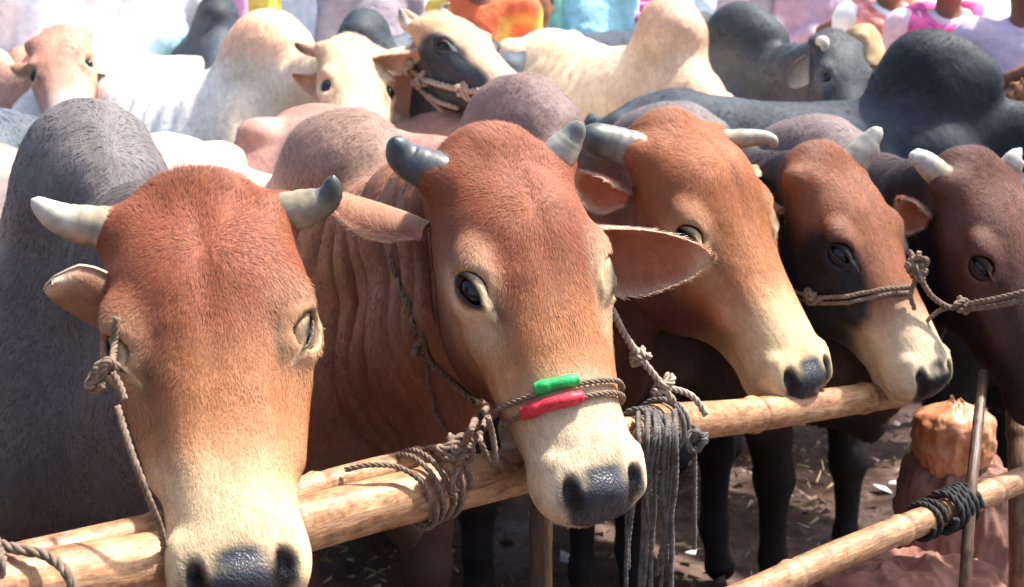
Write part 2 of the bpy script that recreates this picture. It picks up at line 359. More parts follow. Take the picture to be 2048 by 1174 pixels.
def solve_pose(kps, s, guess, pw=(40, 40, 40)):
    """head pose (3 angles, 3 position) from named points of the head seen at pixels of the photograph"""
    L = np.array([k[0] for k in kps], float)*s; px = np.array([k[1] for k in kps], float); w = np.array([k[2] if len(k) > 2 else 1. for k in kps])
    x = np.array(guess, float); x0 = x.copy()
    def res(x):
        R = BASE @ rotm(*x[:3]); P = x[3:]+L @ R.T
        return np.concatenate([((project(P)-px)*w[:, None]).ravel(), (x[:3]-x0[:3])*np.array(pw), [(x[4]-x0[4])*60]])
    lam = 1.
    for it in range(80):
        r = res(x); J = np.stack([(res(x+1e-5*np.eye(6)[k])-r)/1e-5 for k in range(6)], 1); A = J.T @ J
        dx = -np.linalg.solve(A+lam*np.diag(np.diag(A)+1e-9), J.T @ r)
        if (res(x+dx)**2).sum() < (r**2).sum(): x = x+dx; lam = max(lam*.4, 1e-6)
        else: lam *= 3
    return BASE @ rotm(*x[:3]), x[3:], x, np.abs(res(x)[:2*len(kps)]).max()
# head hanging straight down, forehead towards the camera: X->-X, Y->-Z, Z->-Y
BASE = np.array([[-1., 0, 0], [0, 0, -1.], [0, -1., 0]])

def cow(name, label, head, body, coat, h=.016, horns=None, group='cattle crowded behind the bamboo rail', seed=1, folds=0, hero=False, cat='cow'):
    """head: dict(R,P,s,...) ; body: dict(w=(x,y) of the withers on the ground, ang=heading in degrees, z=height of the back)"""
    s = head['s']; R = head['R']; P0 = head['P']; T = lambda p: P0+R @ (np.asarray(p, float)*s)
    bz = body.get('z', 1.2)/1.2; bw = body.get('wide', 1.)*bz; an = math.radians(body['ang']); f = np.array([math.cos(an), math.sin(an), 0]); sd = np.array([-f[1], f[0], 0]); W = np.array([*body['w'], 0.])
    ln = body.get('len', 1.0)*bz
    def B(a, b, c): return W+f*a*ln+sd*b*bw+np.array([0, 0, c*bz])
    RB = np.stack([f, sd, np.array([0, 0, 1.])], 1)
    hp = body.get('hump', {}); hz = hp.get('z', .13)
    # grid extents
    pts = [B(a, b, c) for a in (-1.5, .35) for b in (-.36, .36) for c in (-.01, 1.25+hz+.12)]+[T((x, y, z)) for x in (-.16, .16) for y in (-.06, .56) for z in (-.27, .09)]
    if hero: pts = [p for p in pts]
    F = Field(np.min(pts, 0)-.03, np.max(pts, 0)+.03, h)
    # trunk as a loft of stations along the back
    xs = [-1.42, -1.34, -1.24, -1.08, -.90, -.65, -.40, -.15, .02, .14, .24]
    w = spline(xs, [.06, .14, .20, .245, .25, .275, .285, .26, .22, .175, .10]); t = spline(xs, [1.04, 1.12, 1.175, 1.215, 1.20, 1.175, 1.175, 1.20, 1.20, 1.13, 1.02]); b = spline(xs, [.86, .78, .70, .64, .60, .55, .53, .55, .57, .60, .68])
    def trunk(P):
        q = (P-W) @ RB; x = q[..., 0]/ln; y = np.abs(q[..., 1])/bw; z = q[..., 2]/bz; xc = np.clip(x, -1.42, .24); ww, tt, bb = w(xc), t(xc), b(xc); c = bb+(tt-bb)*.48; hh = np.where(z > c, tt-c, c-bb)
        rg = .010*np.sin(x*62)*sstep(.45, .8, y/ww)*np.exp(-((x+.5)/.28)**2)                   # ribs
        v = (z-c)/hh; d = ((y/(ww*(1-.22*sstep(-.2, 1, v))))**2.2+np.abs(v)**2.2)**(1/2.2); d = (d-1)*np.minimum(ww, hh)*.85+rg
        e = np.abs(x+.59)-.83; k = .1; hx = np.clip(.5-.5*(d-e)/k, 0, 1); return ((d*(1-hx)+e*hx)+k*hx*(1-hx))*bz
    F.add(trunk, np.min(pts[:8], 0), np.max(pts[:8], 0), k=.05)
    # hump
    if hz > 0:
        hx_, hw_, hl_ = hp.get('x', -.02), hp.get('w', .085), hp.get('l', .17)
        F.ell(B(hx_, 0, 1.16+hz*.35), (hl_, hw_, hz*.9), RB @ rotm(0, hp.get('tilt', -.25), 0), .07)
        F.ell(B(hx_-.03, 0, 1.18+hz*.75), (hl_*.62, hw_*.72, hz*.55), RB @ rotm(0, hp.get('tilt', -.25), 0), .06)
    # hips, shoulders, legs
    for sg in (-1, 1):
        F.ell(B(-1.10, sg*.17, 1.13), (.07, .06, .05), RB, .06)                                # hip bone
        F.cone(B(-1.34, sg*.07, 1.06), B(-1.28, sg*.10, 1.08), .05, .06, .05)                  # pin bone
        F.cone(B(-.01, sg*.12, 1.02), B(.10, sg*.18, .80), .07, .10, .09)                      # shoulder blade
        F.chain([B(.10, sg*.18, .78), B(.0, sg*.17, .60), B(.03, sg*.15, .36), B(.03, sg*.15, .14), B(.06, sg*.15, .04)], [.105, .075, .042, .030, .044], .035)
        F.ell(B(.03, sg*.15, .37), (.045, .04, .055), RB, .02)
        st = body.get('step', 0)*sg*.12
        F.chain([B(-1.12, sg*.15, .95), B(-1.02+st, sg*.17, .70), B(-1.28+st, sg*.15, .46), B(-1.24+st, sg*.15, .15), B(-1.20+st, sg*.15, .04)], [.17, .115, .046, .032, .046], .04)
    tl = body.get('tail', 0.03)
    F.chain([B(-1.40, 0, 1.10), B(-1.47, tl*.5, .95), B(-1.48, tl, .70), B(-1.46, tl, .42)], [.030, .020, .014, .03], .02)
    # neck
    hb = T((0, .05, -.10)); ht = T((0, .13, -.17)); n0 = B(.02, 0, 1.04); n1 = B(.14, 0, .84)
    latn = R[:, 0]-f*0; latm = unit(unit(R[:, 0])*(-1 if R[:, 0] @ sd < 0 else 1)+sd)
    c1 = lerp(hb, n0, .5)+np.array([0, 0, body.get('arch', .02)]); c2 = lerp(ht, n1, .5)+np.array([0, 0, -.01])
    def fold(P, tt):
        q = (P-W) @ RB; al = q[..., 0]; ph = al*body.get('ff', 95)+3*np.sin(q[..., 2]*5)+1.5*np.sin(q[..., 2]*13+al*9)
        return folds*(1-np.abs(np.sin(ph*.5)))**3*sstep(.03, .3, tt)*sstep(1.0, .8, tt) if folds else 0
    fd = fold if folds else None
    nr = body.get('neck', 1.0)
    F.chain([hb, c1, n0], [.090*s, .105*nr, .155*bz], .06, latm, .72, fd)
    F.chain([ht, c2, n1], [.080*s, .120*nr, .18*bz], .06, latm, .72, fd)
    # dewlap
    F.chain([T((0, .20, -.20)), lerp(T((0, .2, -.2)), B(.22, 0, .62), .5)+np.array([0, 0, -.03]), B(.18, 0, .60), B(.02, 0, .53)], [.022, .075, .10, .04], .05, latm, .35)
    head_prims(F, P0, R, s, head)
    V, Q = F.mesh(); V = relax(V, Q, 2 if h > .01 else 2)
    N = vnormals(V, Q)
    q = (V-P0) @ R/s; nearhead = (np.abs(q[:, 0]) < .17) & (q[:, 1] > -.08) & (q[:, 1] < .56) & (q[:, 2] > -.30) & (q[:, 2] < .1)
    V = V+N*(fbm(V*5.5, 2, seed)*np.where(nearhead, .0028, .008 if hero else .013)+(fbm(V*26, 2, seed+9)-1.6*np.maximum(0, .25-np.abs(fbm(V*np.array([9, 9, 5]), 2, seed+13))))*np.where(nearhead, .0011, .0024))[:, None]
    # colours
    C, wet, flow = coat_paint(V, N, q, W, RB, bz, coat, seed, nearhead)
    parts = [(V, Q)]; Cs = [C]; Ws = [wet]; Fs = [flow]
    ear_h = []
    for sg in (-1, 1):
        e = head.get('ear_l' if sg > 0 else 'ear_r', head.get('ear', {}))
        Ve, Qe, inner, tt, vv = ear_geo(T, sg, head)
        ec = np.array(coat.get('ear', coat['face'])); ic = np.array(coat.get('ear_in', (.45, .19, .13))); rimc = np.array(coat.get('ear_rim', (.62, .42, .30)))
        cc = ec[None]*(1-inner[:, None])+ic[None]*inner[:, None]; rw = sstep(.80, .97, np.maximum(vv, tt*.99))[:, None]; cc = lerp(cc, rimc[None], rw)
        parts.append((Ve, Qe)); Cs.append(cc); Ws.append(np.zeros(len(Ve))); Fs.append((Ve-P0) @ R)
        if hero and FUR and not e.get('round'):
            re_ = np.random.default_rng(seed*3+sg+5); f_ = re_.integers(0, len(Qe), 9000); u_, v_ = re_.random((2, 9000, 1)); A_, B_, C_, D_ = [Ve[Qe[f_, k_]] for k_ in range(4)]
            Pp = (A_*(1-u_)+B_*u_)*(1-v_)+(D_*(1-u_)+C_*u_)*v_; Nn = np.cross(C_-A_, D_-B_); Nn /= np.linalg.norm(Nn, axis=1)[:, None]+1e-12; ax_ = unit(Ve[21*15+7]-Ve[7])
            isin = inner[Qe[f_, 0]] > .5; dd_ = ax_[None]+re_.normal(0, .28, (9000, 3)); ear_h.append(blades(Pp, Nn, dd_, (np.where(isin, .011, .005)*re_.uniform(.5, 1.3, 9000))[:, None], .0006, .35, cc[Qe[f_, 0]]*re_.uniform(.7, 1.35, 9000)[:, None]))
    if hero:
        bv0 = BVHTree.FromPolygons(V.tolist(), Q.tolist())
        for sg in (-1, 1):
            Vl, Ql, lc = lid_geo(T, head, sg, bv0); ql = (Vl-P0) @ R/s; ring = np.repeat(np.arange(6), 40)
            c0 = np.array(coat.get('lid', (.03, .018, .015)))[None]; c1_ = np.array(coat.get('eye_ring', coat['face']))[None]
            cc = np.where((ring < 2)[:, None], c0, c1_*np.where(ring == 2, .22, .85)[:, None]); parts.append((Vl, Ql)); Cs.append(cc); Ws.append((ring < 2)*.7); Fs.append((Vl-P0) @ R)
    VV, QQ = join(parts)
    root = empty(name, (W[0], W[1], 0), label, cat, group)
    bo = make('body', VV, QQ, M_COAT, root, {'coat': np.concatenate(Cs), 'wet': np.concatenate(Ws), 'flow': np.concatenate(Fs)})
    eye_parts(T, R, s, head, root, hero)
    if ear_h: make('ear_hair', np.concatenate([a[0] for a in ear_h]), np.arange(sum(len(a[0]) for a in ear_h)).reshape(-1, 4), M_FUR, root, {'coat': np.concatenate([a[1] for a in ear_h])}, smooth=False)
    for sg, hn in ((1, (horns or {}).get('l')), (-1, (horns or {}).get('r'))):
        if hn is None: continue
        b0 = T(np.array(hn.get('from', (.070*head.get('wide', 1), .034, -.042)))*np.array([sg, 1, 1]))
        P = [b0]+([at(a, b, b0[1]+dy) for a, b, dy in hn['px']] if 'px' in hn else [T(np.array(p)*np.array([sg, 1, 1])) for p in hn['pts']]); P = resample(P, .006); k = len(P); tt = np.linspace(0, 1, k)
        rr = hn.get('r', .03)*s*np.sqrt(np.clip(1-tt**hn.get('pw', 2.2), 0, 1))*(1-.25*tt)+.0006
        rr = rr*(1+.035*np.sin(tt*52+2*np.sin(tt*9))*(1-tt)+.03*vnoise(np.c_[tt*7+sg, tt*0, tt*0]))
        Vh, Qh = tube(P, rr, 20); tt2 = np.concatenate([np.repeat(tt, 20), [0, 1]])
        ca, cb = np.array(hn.get('base', (.30, .25, .17))), np.array(hn.get('tip', (.06, .06, .055))); cc = lerp(ca[None], cb[None], sstep(hn.get('m0', .3), hn.get('m1', .9), tt2)[:, None])
        cc = cc*(1-.16*(np.sin(tt2*60+3*np.sin(tt2*7)) > .3)*(1-tt2))[:, None]*(1+.30*fbm(Vh*60, 2, seed+77))[:, None]
        make('horn', Vh, Qh, M_HORN, root, {'coat': cc})
    bvh = None
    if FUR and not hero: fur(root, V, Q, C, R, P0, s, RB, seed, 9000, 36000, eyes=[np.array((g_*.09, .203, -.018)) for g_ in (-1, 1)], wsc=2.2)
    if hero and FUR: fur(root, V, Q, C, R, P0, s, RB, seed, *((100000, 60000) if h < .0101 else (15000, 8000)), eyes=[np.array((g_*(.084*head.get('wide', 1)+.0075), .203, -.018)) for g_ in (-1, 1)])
    if hero:
        bvh = BVHTree.FromPolygons(VV.tolist(), QQ.tolist())
    return dict(root=root, T=T, R=R, P=P0, s=s, B=B, bvh=bvh, V=V, N=N, C=C, q=q)

def whorl_dir(q, nearhead, N, R, W_RB, seed):
    d = np.zeros_like(q); k = 1.0
    dx = q[:, 0]*.8; dy = q[:, 1]-.115; a = np.arctan2(dx, dy)+.75*fbm(q*22, 2, seed+40)+.35*vnoise(q*60, seed+41)
    loc = np.stack([np.sin(a), np.cos(a), -.15+0*a], 1) @ R.T
    body = np.tile(-W_RB[:, 0]*.55-np.array([0, 0, .8]), (len(q), 1))+.35*np.stack([fbm(q*9, 2, seed+42), fbm(q*9+5, 2, seed+43), 0*a], 1)
    d = np.where(nearhead[:, None], loc, body); d = d-N*(d*N).sum(1)[:, None]; return d/(np.linalg.norm(d, axis=1)[:, None]+1e-9)
def blades(P, N, d, L, w0, lf, col):
    d = d-N*(d*N).sum(1)[:, None]; d /= np.linalg.norm(d, axis=1)[:, None]+1e-9; W_ = np.cross(d, N); tip = P+d*L+N*L*lf; mid = P+d*L*.45+N*L*lf*.75; r0 = P-d*L*.1-N*.0004
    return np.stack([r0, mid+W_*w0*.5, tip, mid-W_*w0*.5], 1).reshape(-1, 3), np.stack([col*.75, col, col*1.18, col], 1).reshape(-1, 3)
def fur(root, V, Q, C, R, P0, s, RB, seed, n_head=100000, n_neck=60000, eyes=None, wsc=1):
    rg = np.random.default_rng(seed+100); c = V[Q].mean(1); ar = np.linalg.norm(np.cross(V[Q[:, 2]]-V[Q[:, 0]], V[Q[:, 3]]-V[Q[:, 1]]), axis=1)/2
    q = (c-P0) @ R/s; hd = (np.abs(q[:, 0]) < .16) & (q[:, 1] > -.07) & (q[:, 1] < .50) & (q[:, 2] > -.28); dist = np.linalg.norm(c-(P0+R @ np.array([0, .15, -.1])), axis=1)
    bald = (q[:, 1] > .45) & hd
    if eyes is not None:
        for e in eyes: bald |= np.linalg.norm(q-e, axis=1) < .031
    HL = .0072; tf = 1.0
    for sel, n, L0, w0, lift in ((hd & ~bald, n_head, HL, .00055*wsc, .13), (~hd & (dist < (1.25 if wsc == 1 else 2.2)), n_neck, .012*(1 if wsc == 1 else 1.5), .0009*wsc, .12 if wsc == 1 else .05)):
        ids = np.nonzero(sel)[0]
        if len(ids) == 0: continue
        pr = ar[ids]/ar[ids].sum(); f = rg.choice(ids, n, p=pr); u, v = rg.random((2, n, 1)); A, B_, C_, D_ = [V[Q[f, k]] for k in range(4)]
        P = (A*(1-u)+B_*u)*(1-v)+(D_*(1-u)+C_*u)*v; N = np.cross(V[Q[f, 2]]-V[Q[f, 0]], V[Q[f, 3]]-V[Q[f, 1]]); N /= np.linalg.norm(N, axis=1)[:, None]+1e-12
        cc = C[Q[f]].mean(1); ql = (P-P0) @ R/s; nh = np.full(n, sel is not None and L0 == HL)
        d = whorl_dir(ql, nh, N, R, RB, seed); tuft = np.exp(-((ql[:, 1]-.0)/.05)**2)*np.exp(-(ql[:, 0]/.08)**2)*nh
        L = (L0*(1+.5*fbm(ql*18, 2, seed+50)+1.2*tuft)*rg.uniform(.6, 1.25, n)*s)[:, None]*np.where(nh & (ql[:, 1] > .3), .55, 1)[:, None]
        lf = (lift*(1+1.6*tuft+.8*np.clip(fbm(ql*30, 2, seed+51), -1, 1)))[:, None]; W_ = np.cross(d, N)
        tip = P+d*L+N*L*lf; mid = P+d*L*.45+N*L*lf*.75; r0 = P-d*L*.1-N*.0004
        VV = np.stack([r0, mid+W_*w0*.5, tip, mid-W_*w0*.5], 1).reshape(-1, 3); var = rg.uniform(.80, 1.22, n)*(1+.25*fbm(ql*26, 2, seed+52))
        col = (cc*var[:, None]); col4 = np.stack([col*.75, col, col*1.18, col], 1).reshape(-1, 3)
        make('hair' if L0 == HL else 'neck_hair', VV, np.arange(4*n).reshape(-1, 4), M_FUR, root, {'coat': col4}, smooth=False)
def coat_paint(V, N, q, W, RB, bz, coat, seed, nearhead):
    n1 = fbm(V*3.2, 3, seed+3); n2 = fbm(q*14, 3, seed+5); n3 = fbm(q*40, 3, seed+6); A = lambda k, d=None: np.array(coat[k] if k in coat else d, float)[None]
    b = (V-W) @ RB/bz; body = A('body'); C = lerp(body, A('body2', coat['body']), sstep(-.3, .5, n1)[:, None])
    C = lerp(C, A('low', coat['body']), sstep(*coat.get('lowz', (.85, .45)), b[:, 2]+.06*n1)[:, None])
    # neck and hump colour
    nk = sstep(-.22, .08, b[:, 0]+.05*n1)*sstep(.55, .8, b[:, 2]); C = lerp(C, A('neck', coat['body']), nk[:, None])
    hm = sstep(1.17, 1.27, b[:, 2]+.02*n1)*np.exp(-(b[:, 0]/.28)**4); C = lerp(C, A('hump', coat.get('neck', coat['body'])), hm[:, None])
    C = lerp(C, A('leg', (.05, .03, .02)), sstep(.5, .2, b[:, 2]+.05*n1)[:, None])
    # head
    x, y, z = np.abs(q[:, 0]), q[:, 1], q[:, 2]; hw = (sstep(-.10, .02, y)*nearhead)[:, None]; F_ = lerp(A('fore', coat['face']), A('face'), sstep(.16, .31, y+.03*n2+.25*x*0)[:, None])
    F_ = lerp(F_, A('cheek', coat['face']), (sstep(-.055, -.13, z+.02*n2)*sstep(.46, .36, y))[:, None])
    er = np.exp(-(((y-.20-.012*(coat.get('rs', 1)-1)*3)/(.050*coat.get('rs', 1)))**2+((z+.035)/(.045*coat.get('rs', 1)))**2)**1.2)*sstep(.05, .085, x+.01*n2)*(.75+.5*n2)
    F_ = lerp(F_, A('eye_ring', coat['face']), np.clip(er*coat.get('ring', .8), 0, 1)[:, None])
    mz = sstep(coat.get('mz0', .30), coat.get('mz1', .43), y+.03*n2-.10*np.clip(x-.02, 0, 1)); F_ = lerp(F_, A('muzzle', coat['face']), mz[:, None])
    dirt = sstep(.15, .6, n3)*sstep(.36, .46, y)*.5; F_ = lerp(F_, A('muzzle', coat['face'])*.45, dirt[:, None])
    pad = sstep(1.0, .84, np.sqrt(((q[:, 0])/.052)**2+((z+.052)/.043)**2)+.10*n2)*sstep(.450, .466, y+.004*n2)
    pad = np.maximum(pad, np.exp(-(((x-.045)/.018)**2+((y-.484)/.024)**2+((z+.036)/.024)**2)**2))
    F_ = lerp(F_, A('nose', (.035, .038, .05))*(1+.35*n3[:, None]), pad[:, None])
    inn = np.exp(-(((x-.042)/.0150)**2+((y-.485)/.024)**2+((z+.038)/.021)**2)**2); F_ = lerp(F_, np.array([[.008, .006, .007]]), inn[:, None])
    tr_ = np.exp(-(((x-.072-.0)/.006)**2+((y-.240)/.020)**2+((z+.012)/.02)**2)); F_ = lerp(F_, np.array([[.05, .03, .022]]), (.7*tr_)[:, None])
    C = lerp(C, F_, hw)
    if 'spot' in coat:
        for (c0, r0, col) in coat['spot']: C = lerp(C, np.array(col)[None], (sstep(1.15, .8, np.sqrt((((q-np.array(c0))/np.array(r0))**2).sum(1))+.15*n2)*nearhead)[:, None])
    wet = pad*(nearhead)
    flow = q+.012*np.stack([n2, n1, n3], 1)
    return C, wet, flow
# ------------------------------------------------------------------ the five animals at the rail
TAN = dict(body=(.30, .17, .11), body2=(.36, .21, .14), low=(.20, .11, .07), neck=(.16, .10, .075), hump=(.15, .125, .125), fore=(.36, .145, .075), face=(.40, .20, .105), cheek=(.25, .115, .065),
           eye_ring=(.55, .38, .22), muzzle=(.60, .45, .27), leg=(.10, .05, .035), ear=(.42, .22, .14), ear_in=(.40, .15, .09))
def mix(d, **k): r = dict(d); r.update(k); return r
def heropose(kps, s, guess, pw=(40, 40, 40), **k):
    R, P, x, err = solve_pose(kps, s, guess, pw); nd = k.pop('nudge', (0, 0)); P = P+np.array([nd[0]*P[1]/FPX, 0, -nd[1]*P[1]/FPX]); return dict(R=R, P=P, s=s, **k)
HB = (.088, .030, -.03); HBR = (-.088, .030, -.03); EL = (.105, .203, -.02); ER = (-.105, .203, -.02); NL = (.046, .492, -.038); NR = (-.046, .492, -.038); POLL = (0, -.045, -.045); NOSE = (0, .508, -.045); CHIN = (0, .46, -.152)
h1 = heropose([(HB, (195, 450)), (HBR, (605, 405)), (EL, (212, 650)), (ER, (610, 625)), (NL, (405, 1140)), (NR, (585, 1140)), (POLL, (400, 350))], 1.04, (.56, -.02, 0, -.3, 1.65, 1.38), (250, 60, 20), nudge=(-6, 20), wide=1.12, bulge=.004, eye_in=.006, open=.28,
    ear_l=dict(px=(106, 552, -.07), wid=.036, thick=.026, open=(.1, .9, .3), cup=.55, round=1, shift=(-.01, .050, .0)), ear_r=dict(px=(500, 440, .20), shift=(-.03, -.03, -.02), wid=.035, open=(.3, -.3, -1)))
h2 = heropose([(HB, (845, 325)), (HBR, (1125, 292)), (EL, (930, 580)), (ER, (1200, 525), .6), (NL, (1145, 975)), (NR, (1262, 955), .6), (POLL, (1000, 262)), (CHIN, (1130, 1060), .4)], 1.03, (.55, -.58, 0, 0, 2.15, 1.38), (120, 220, 20), nudge=(0, 14), wide=1.03, bulge=.004, open=.78,
    ear_l=dict(px=(655, 385, .10), wid=.040, open=(-.1, .3, -1), cup=.8), ear_r=dict(px=(1424, 515, -.02), wid=.062, open=(.1, -.75, -.5), cup=.85, shift=(-.01, .025, -.01)))
h3 = heropose([(HB, (1245, 285)), (EL, (1340, 425)), (NL, (1580, 750)), (NOSE, (1640, 740)), (POLL, (1375, 207)), (CHIN, (1530, 800), .4)], 1.1, (.50, -.80, .05, .3, 2.7, 1.36), (200, 300, 30), nudge=(0, 28), jaw=1, open=.35, eye_in=.003, wide=1.05, bulge=.018,
    ear_l=dict(px=(1150, 345, .0), wid=.045, open=(-.3, -.6, -.6)), ear_r=dict(px=(1530, 330, .25), wid=.04, open=(.3, -.3, -1)))
h4 = heropose([(POLL, (1640, 266)), (EL, (1630, 480)), (NL, (1835, 745)), (NOSE, (1885, 735)), (CHIN, (1780, 800), .5)], .97, (.55, -.78, .05, .55, 2.9, 1.3), (200, 300, 30), nudge=(4, 26), jaw=1, open=.6, eye_in=.003,
    ear_l=dict(px=(1540, 400, .1), wid=.04, open=(-.3, -.6, -.6)), ear_r=dict(px=(1740, 420, .25), wid=.04, open=(.3, -.3, -1)))
h5 = heropose([(HB, (1860, 330)), (HBR, (2035, 320), .4), (EL, (1955, 490)), (POLL, (1945, 286)), ((0, .33, -.0), (2115, 620), .7)], 1.03, (.45, -.65, .05, .95, 3.2, 1.3), (150, 200, 30), nudge=(4, 28), open=.35, eye_in=.004, ear_l=dict(px=(1800, 400, .02), wid=.045, open=(-.3, -.6, -.6)))
TAN.update(body=(.40, .24, .17), body2=(.56, .38, .30), fore=(.235, .070, .034), face=(.37, .155, .068), cheek=(.20, .08, .045), neck=(.17, .095, .07), low=(.09, .04, .028), leg=(.03, .018, .015), muzzle=(.64, .48, .28), nose=(.04, .043, .052), ear=(.34, .17, .10))  # neck, low and leg tones darkened to paint shade under the heads
HH = .0095 if QUICK else HERO_H
HUMP = dict(z=.12, w=.115, l=.20)
GR = 'brown cattle lined up at the bamboo rail'
GC = (.16, .15, .17)
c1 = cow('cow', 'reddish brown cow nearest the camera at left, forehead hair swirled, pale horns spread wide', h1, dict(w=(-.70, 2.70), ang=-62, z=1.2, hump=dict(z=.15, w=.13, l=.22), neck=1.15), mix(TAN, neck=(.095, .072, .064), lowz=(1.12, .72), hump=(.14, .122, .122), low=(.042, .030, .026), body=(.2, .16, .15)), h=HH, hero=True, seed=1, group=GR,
    horns=dict(l=dict(px=[(130, 440, -.01), (62, 398, -.03)], r=.028, tip=(.55, .52, .45)), r=dict(px=[(648, 402, .0), (668, 350, -.01)], r=.027)))
c2 = cow('cow', 'tan cow with black stubby horn and green and red sleeves on its noseband', h2, dict(w=(-.32, 3.2), ang=-58, z=1.175, hump=dict(z=.125, w=.125, l=.2), ff=70), mix(TAN, neck=(.26, .115, .065), hump=(.25, .155, .12), rs=1.35, muzzle=(.64, .51, .34), nose=(.045, .048, .058), eye_ring=(.66, .48, .30), ring=1.1, body=(.55, .38, .29), body2=(.66, .50, .42)), h=HH, hero=True, seed=2, folds=.055, group=GR,
    horns=dict(l=dict(px=[(812, 318, 0), (788, 275, -.02)], r=.032, base=(.07, .08, .085), tip=(.05, .06, .07), pw=3), r=dict(px=[(1145, 272, 0), (1160, 243, -.01)], r=.028, base=(.4, .38, .3), tip=(.12, .13, .12))))
c3 = cow('cow', 'orange brown cow behind the red-sleeved one, blunt grey horn sticking out sideways', h3, dict(w=(.03, 3.75), ang=-57, z=1.20, hump=dict(z=.13, w=.12, l=.2)), mix(TAN, body=(.36, .18, .14), body2=(.46, .27, .22), hump=(.17, .115, .105), cheek=(.11, .042, .028), fore=(.30, .105, .045), face=(.39, .165, .072), neck=(.08, .04, .03), low=(.025, .016, .014), leg=(.012, .010, .010)), h=HH, hero=True, seed=3, group=GR,  # cheek, neck, low and leg tones carry painted shade, legs nearly black
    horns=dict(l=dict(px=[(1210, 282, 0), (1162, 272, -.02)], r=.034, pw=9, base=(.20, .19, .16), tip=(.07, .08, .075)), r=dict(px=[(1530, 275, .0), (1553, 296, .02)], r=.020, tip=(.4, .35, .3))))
c4 = cow('cow', 'shaggy-fronted brown cow second from right at the rail, cheek painted dark as shade, black wet nose', h4, dict(w=(.40, 4.05), ang=-55, z=1.17, hump=dict(z=.08, w=.12, l=.2)), mix(TAN, cheek=(.018, .018, .021), eye_ring=(.03, .03, .034), fore=(.24, .09, .048), face=(.28, .115, .06), ring=1.0, nose=(.008, .009, .013), neck=(.03, .02, .018), muzzle=(.60, .49, .33), spot=[((.105, .245, -.065), (.055, .115, .07), (.016, .016, .019)), ((-.105, .245, -.065), (.055, .115, .07), (.016, .016, .019))], low=(.014, .011, .011), leg=(.010, .009, .009)), h=HH, hero=True, seed=4, group=GR,  # cheek, spots, neck, low and legs: shaded side painted into the coat
    horns=dict(r=dict(px=[(1745, 275, 0), (1764, 256, 0)], r=.034, base=(.4, .37, .3), tip=(.34, .33, .31))))
c5 = cow('cow', 'dusky maroon-brown cow at the right edge with two short white horn stubs', h5, dict(w=(.75, 4.0), ang=-52, z=1.12, hump=dict(z=.10, w=.12, l=.2)), mix(TAN, fore=(.125, .052, .038), face=(.055, .024, .019), cheek=(.02, .012, .012), eye_ring=(.10, .042, .028), muzzle=(.035, .02, .016), neck=(.045, .026, .024), low=(.015, .011, .011), leg=(.010, .009, .009), hump=(.17, .125, .12), ear=(.16, .07, .05)), h=HH, hero=True, seed=5, group=GR,  # neck, low and legs near-black, deep shade put into the coat colour
    horns=dict(l=dict(px=[(1842, 318, 0), (1825, 320, -.02)], r=.028, pw=4, tip=(.5, .5, .46)), r=dict(px=[(2035, 310, 0), (2045, 310, 0)], r=.026, pw=4, tip=(.5, .5, .45))))

# ------------------------------------------------------------------ the cattle behind
def autohead(w, ang, z, s=1.0, fwd=.72, low=.0, nod=1.0, turn=0, **k):
    an = math.radians(ang); f = np.array([math.cos(an), math.sin(an), 0]); sd = np.array([-f[1], f[0], 0]); a2 = an+math.radians(turn)
    g = np.array([math.cos(a2), math.sin(a2), 0]); sg = np.array([-g[1], g[0], 0]); Yv = g*math.cos(nod)-np.array([0, 0, 1.])*math.sin(nod); X = -sg; Z = np.cross(X, Yv)
    return dict(R=np.stack([X, Yv, Z], 1), P=np.array([w[0], w[1], 0])+f*fwd*z/1.2+np.array([0, 0, z+.03-low]), s=s, **k)
GREY = dict(body=(.085, .10, .125), body2=(.14, .16, .185), low=(.04, .045, .055), neck=(.06, .075, .095), hump=(.035, .045, .055), fore=(.05, .055, .065), face=(.05, .055, .065), eye_ring=(.2, .2, .2), muzzle=(.14, .14, .15), leg=(.05, .05, .06), ear=(.35, .33, .28), ear_in=(.5, .45, .38), cheek=(.07, .08, .10))
CREAM = dict(body=(.72, .55, .36), body2=(.80, .66, .46), low=(.5, .36, .22), neck=(.66, .47, .32), hump=(.62, .40, .27), fore=(.62, .42, .26), face=(.66, .5, .33), muzzle=(.5, .42, .32), leg=(.4, .3, .2), ear=(.62, .46, .34), ear_in=(.5, .3, .22))
WHITE = mix(CREAM, body=(.84, .80, .74), body2=(.86, .83, .78), neck=(.82, .68, .50), hump=(.88, .54, .35))
PINK = mix(TAN, body=(.55, .35, .28), body2=(.62, .42, .36), neck=(.5, .28, .21), hump=(.5, .28, .2), fore=(.5, .24, .17), face=(.52, .27, .2), muzzle=(.6, .45, .4))
def X(px, Y): return at(px, 200, Y)[0]
GB = 'cattle crowded behind the front row'
def bg(label, px, Y, ang, z, coat, head=None, hump=None, name='cow', sd=1, hk=None, horns=None, **k):
    w = (X(px, Y), Y); head = head or autohead(w, ang, z, **(hk or {}))
    return cow(name, label, head, dict(w=w, ang=ang, z=z, hump=hump or dict(z=.13, w=.10, l=.19), **k), coat, h=.016, seed=sd, group=GB, horns=horns)
bg('blue grey cow rump at the left edge behind the nearest grey hump', -870, 4.25, 176, 1.24, GREY, sd=21, hk=dict(low=.15))
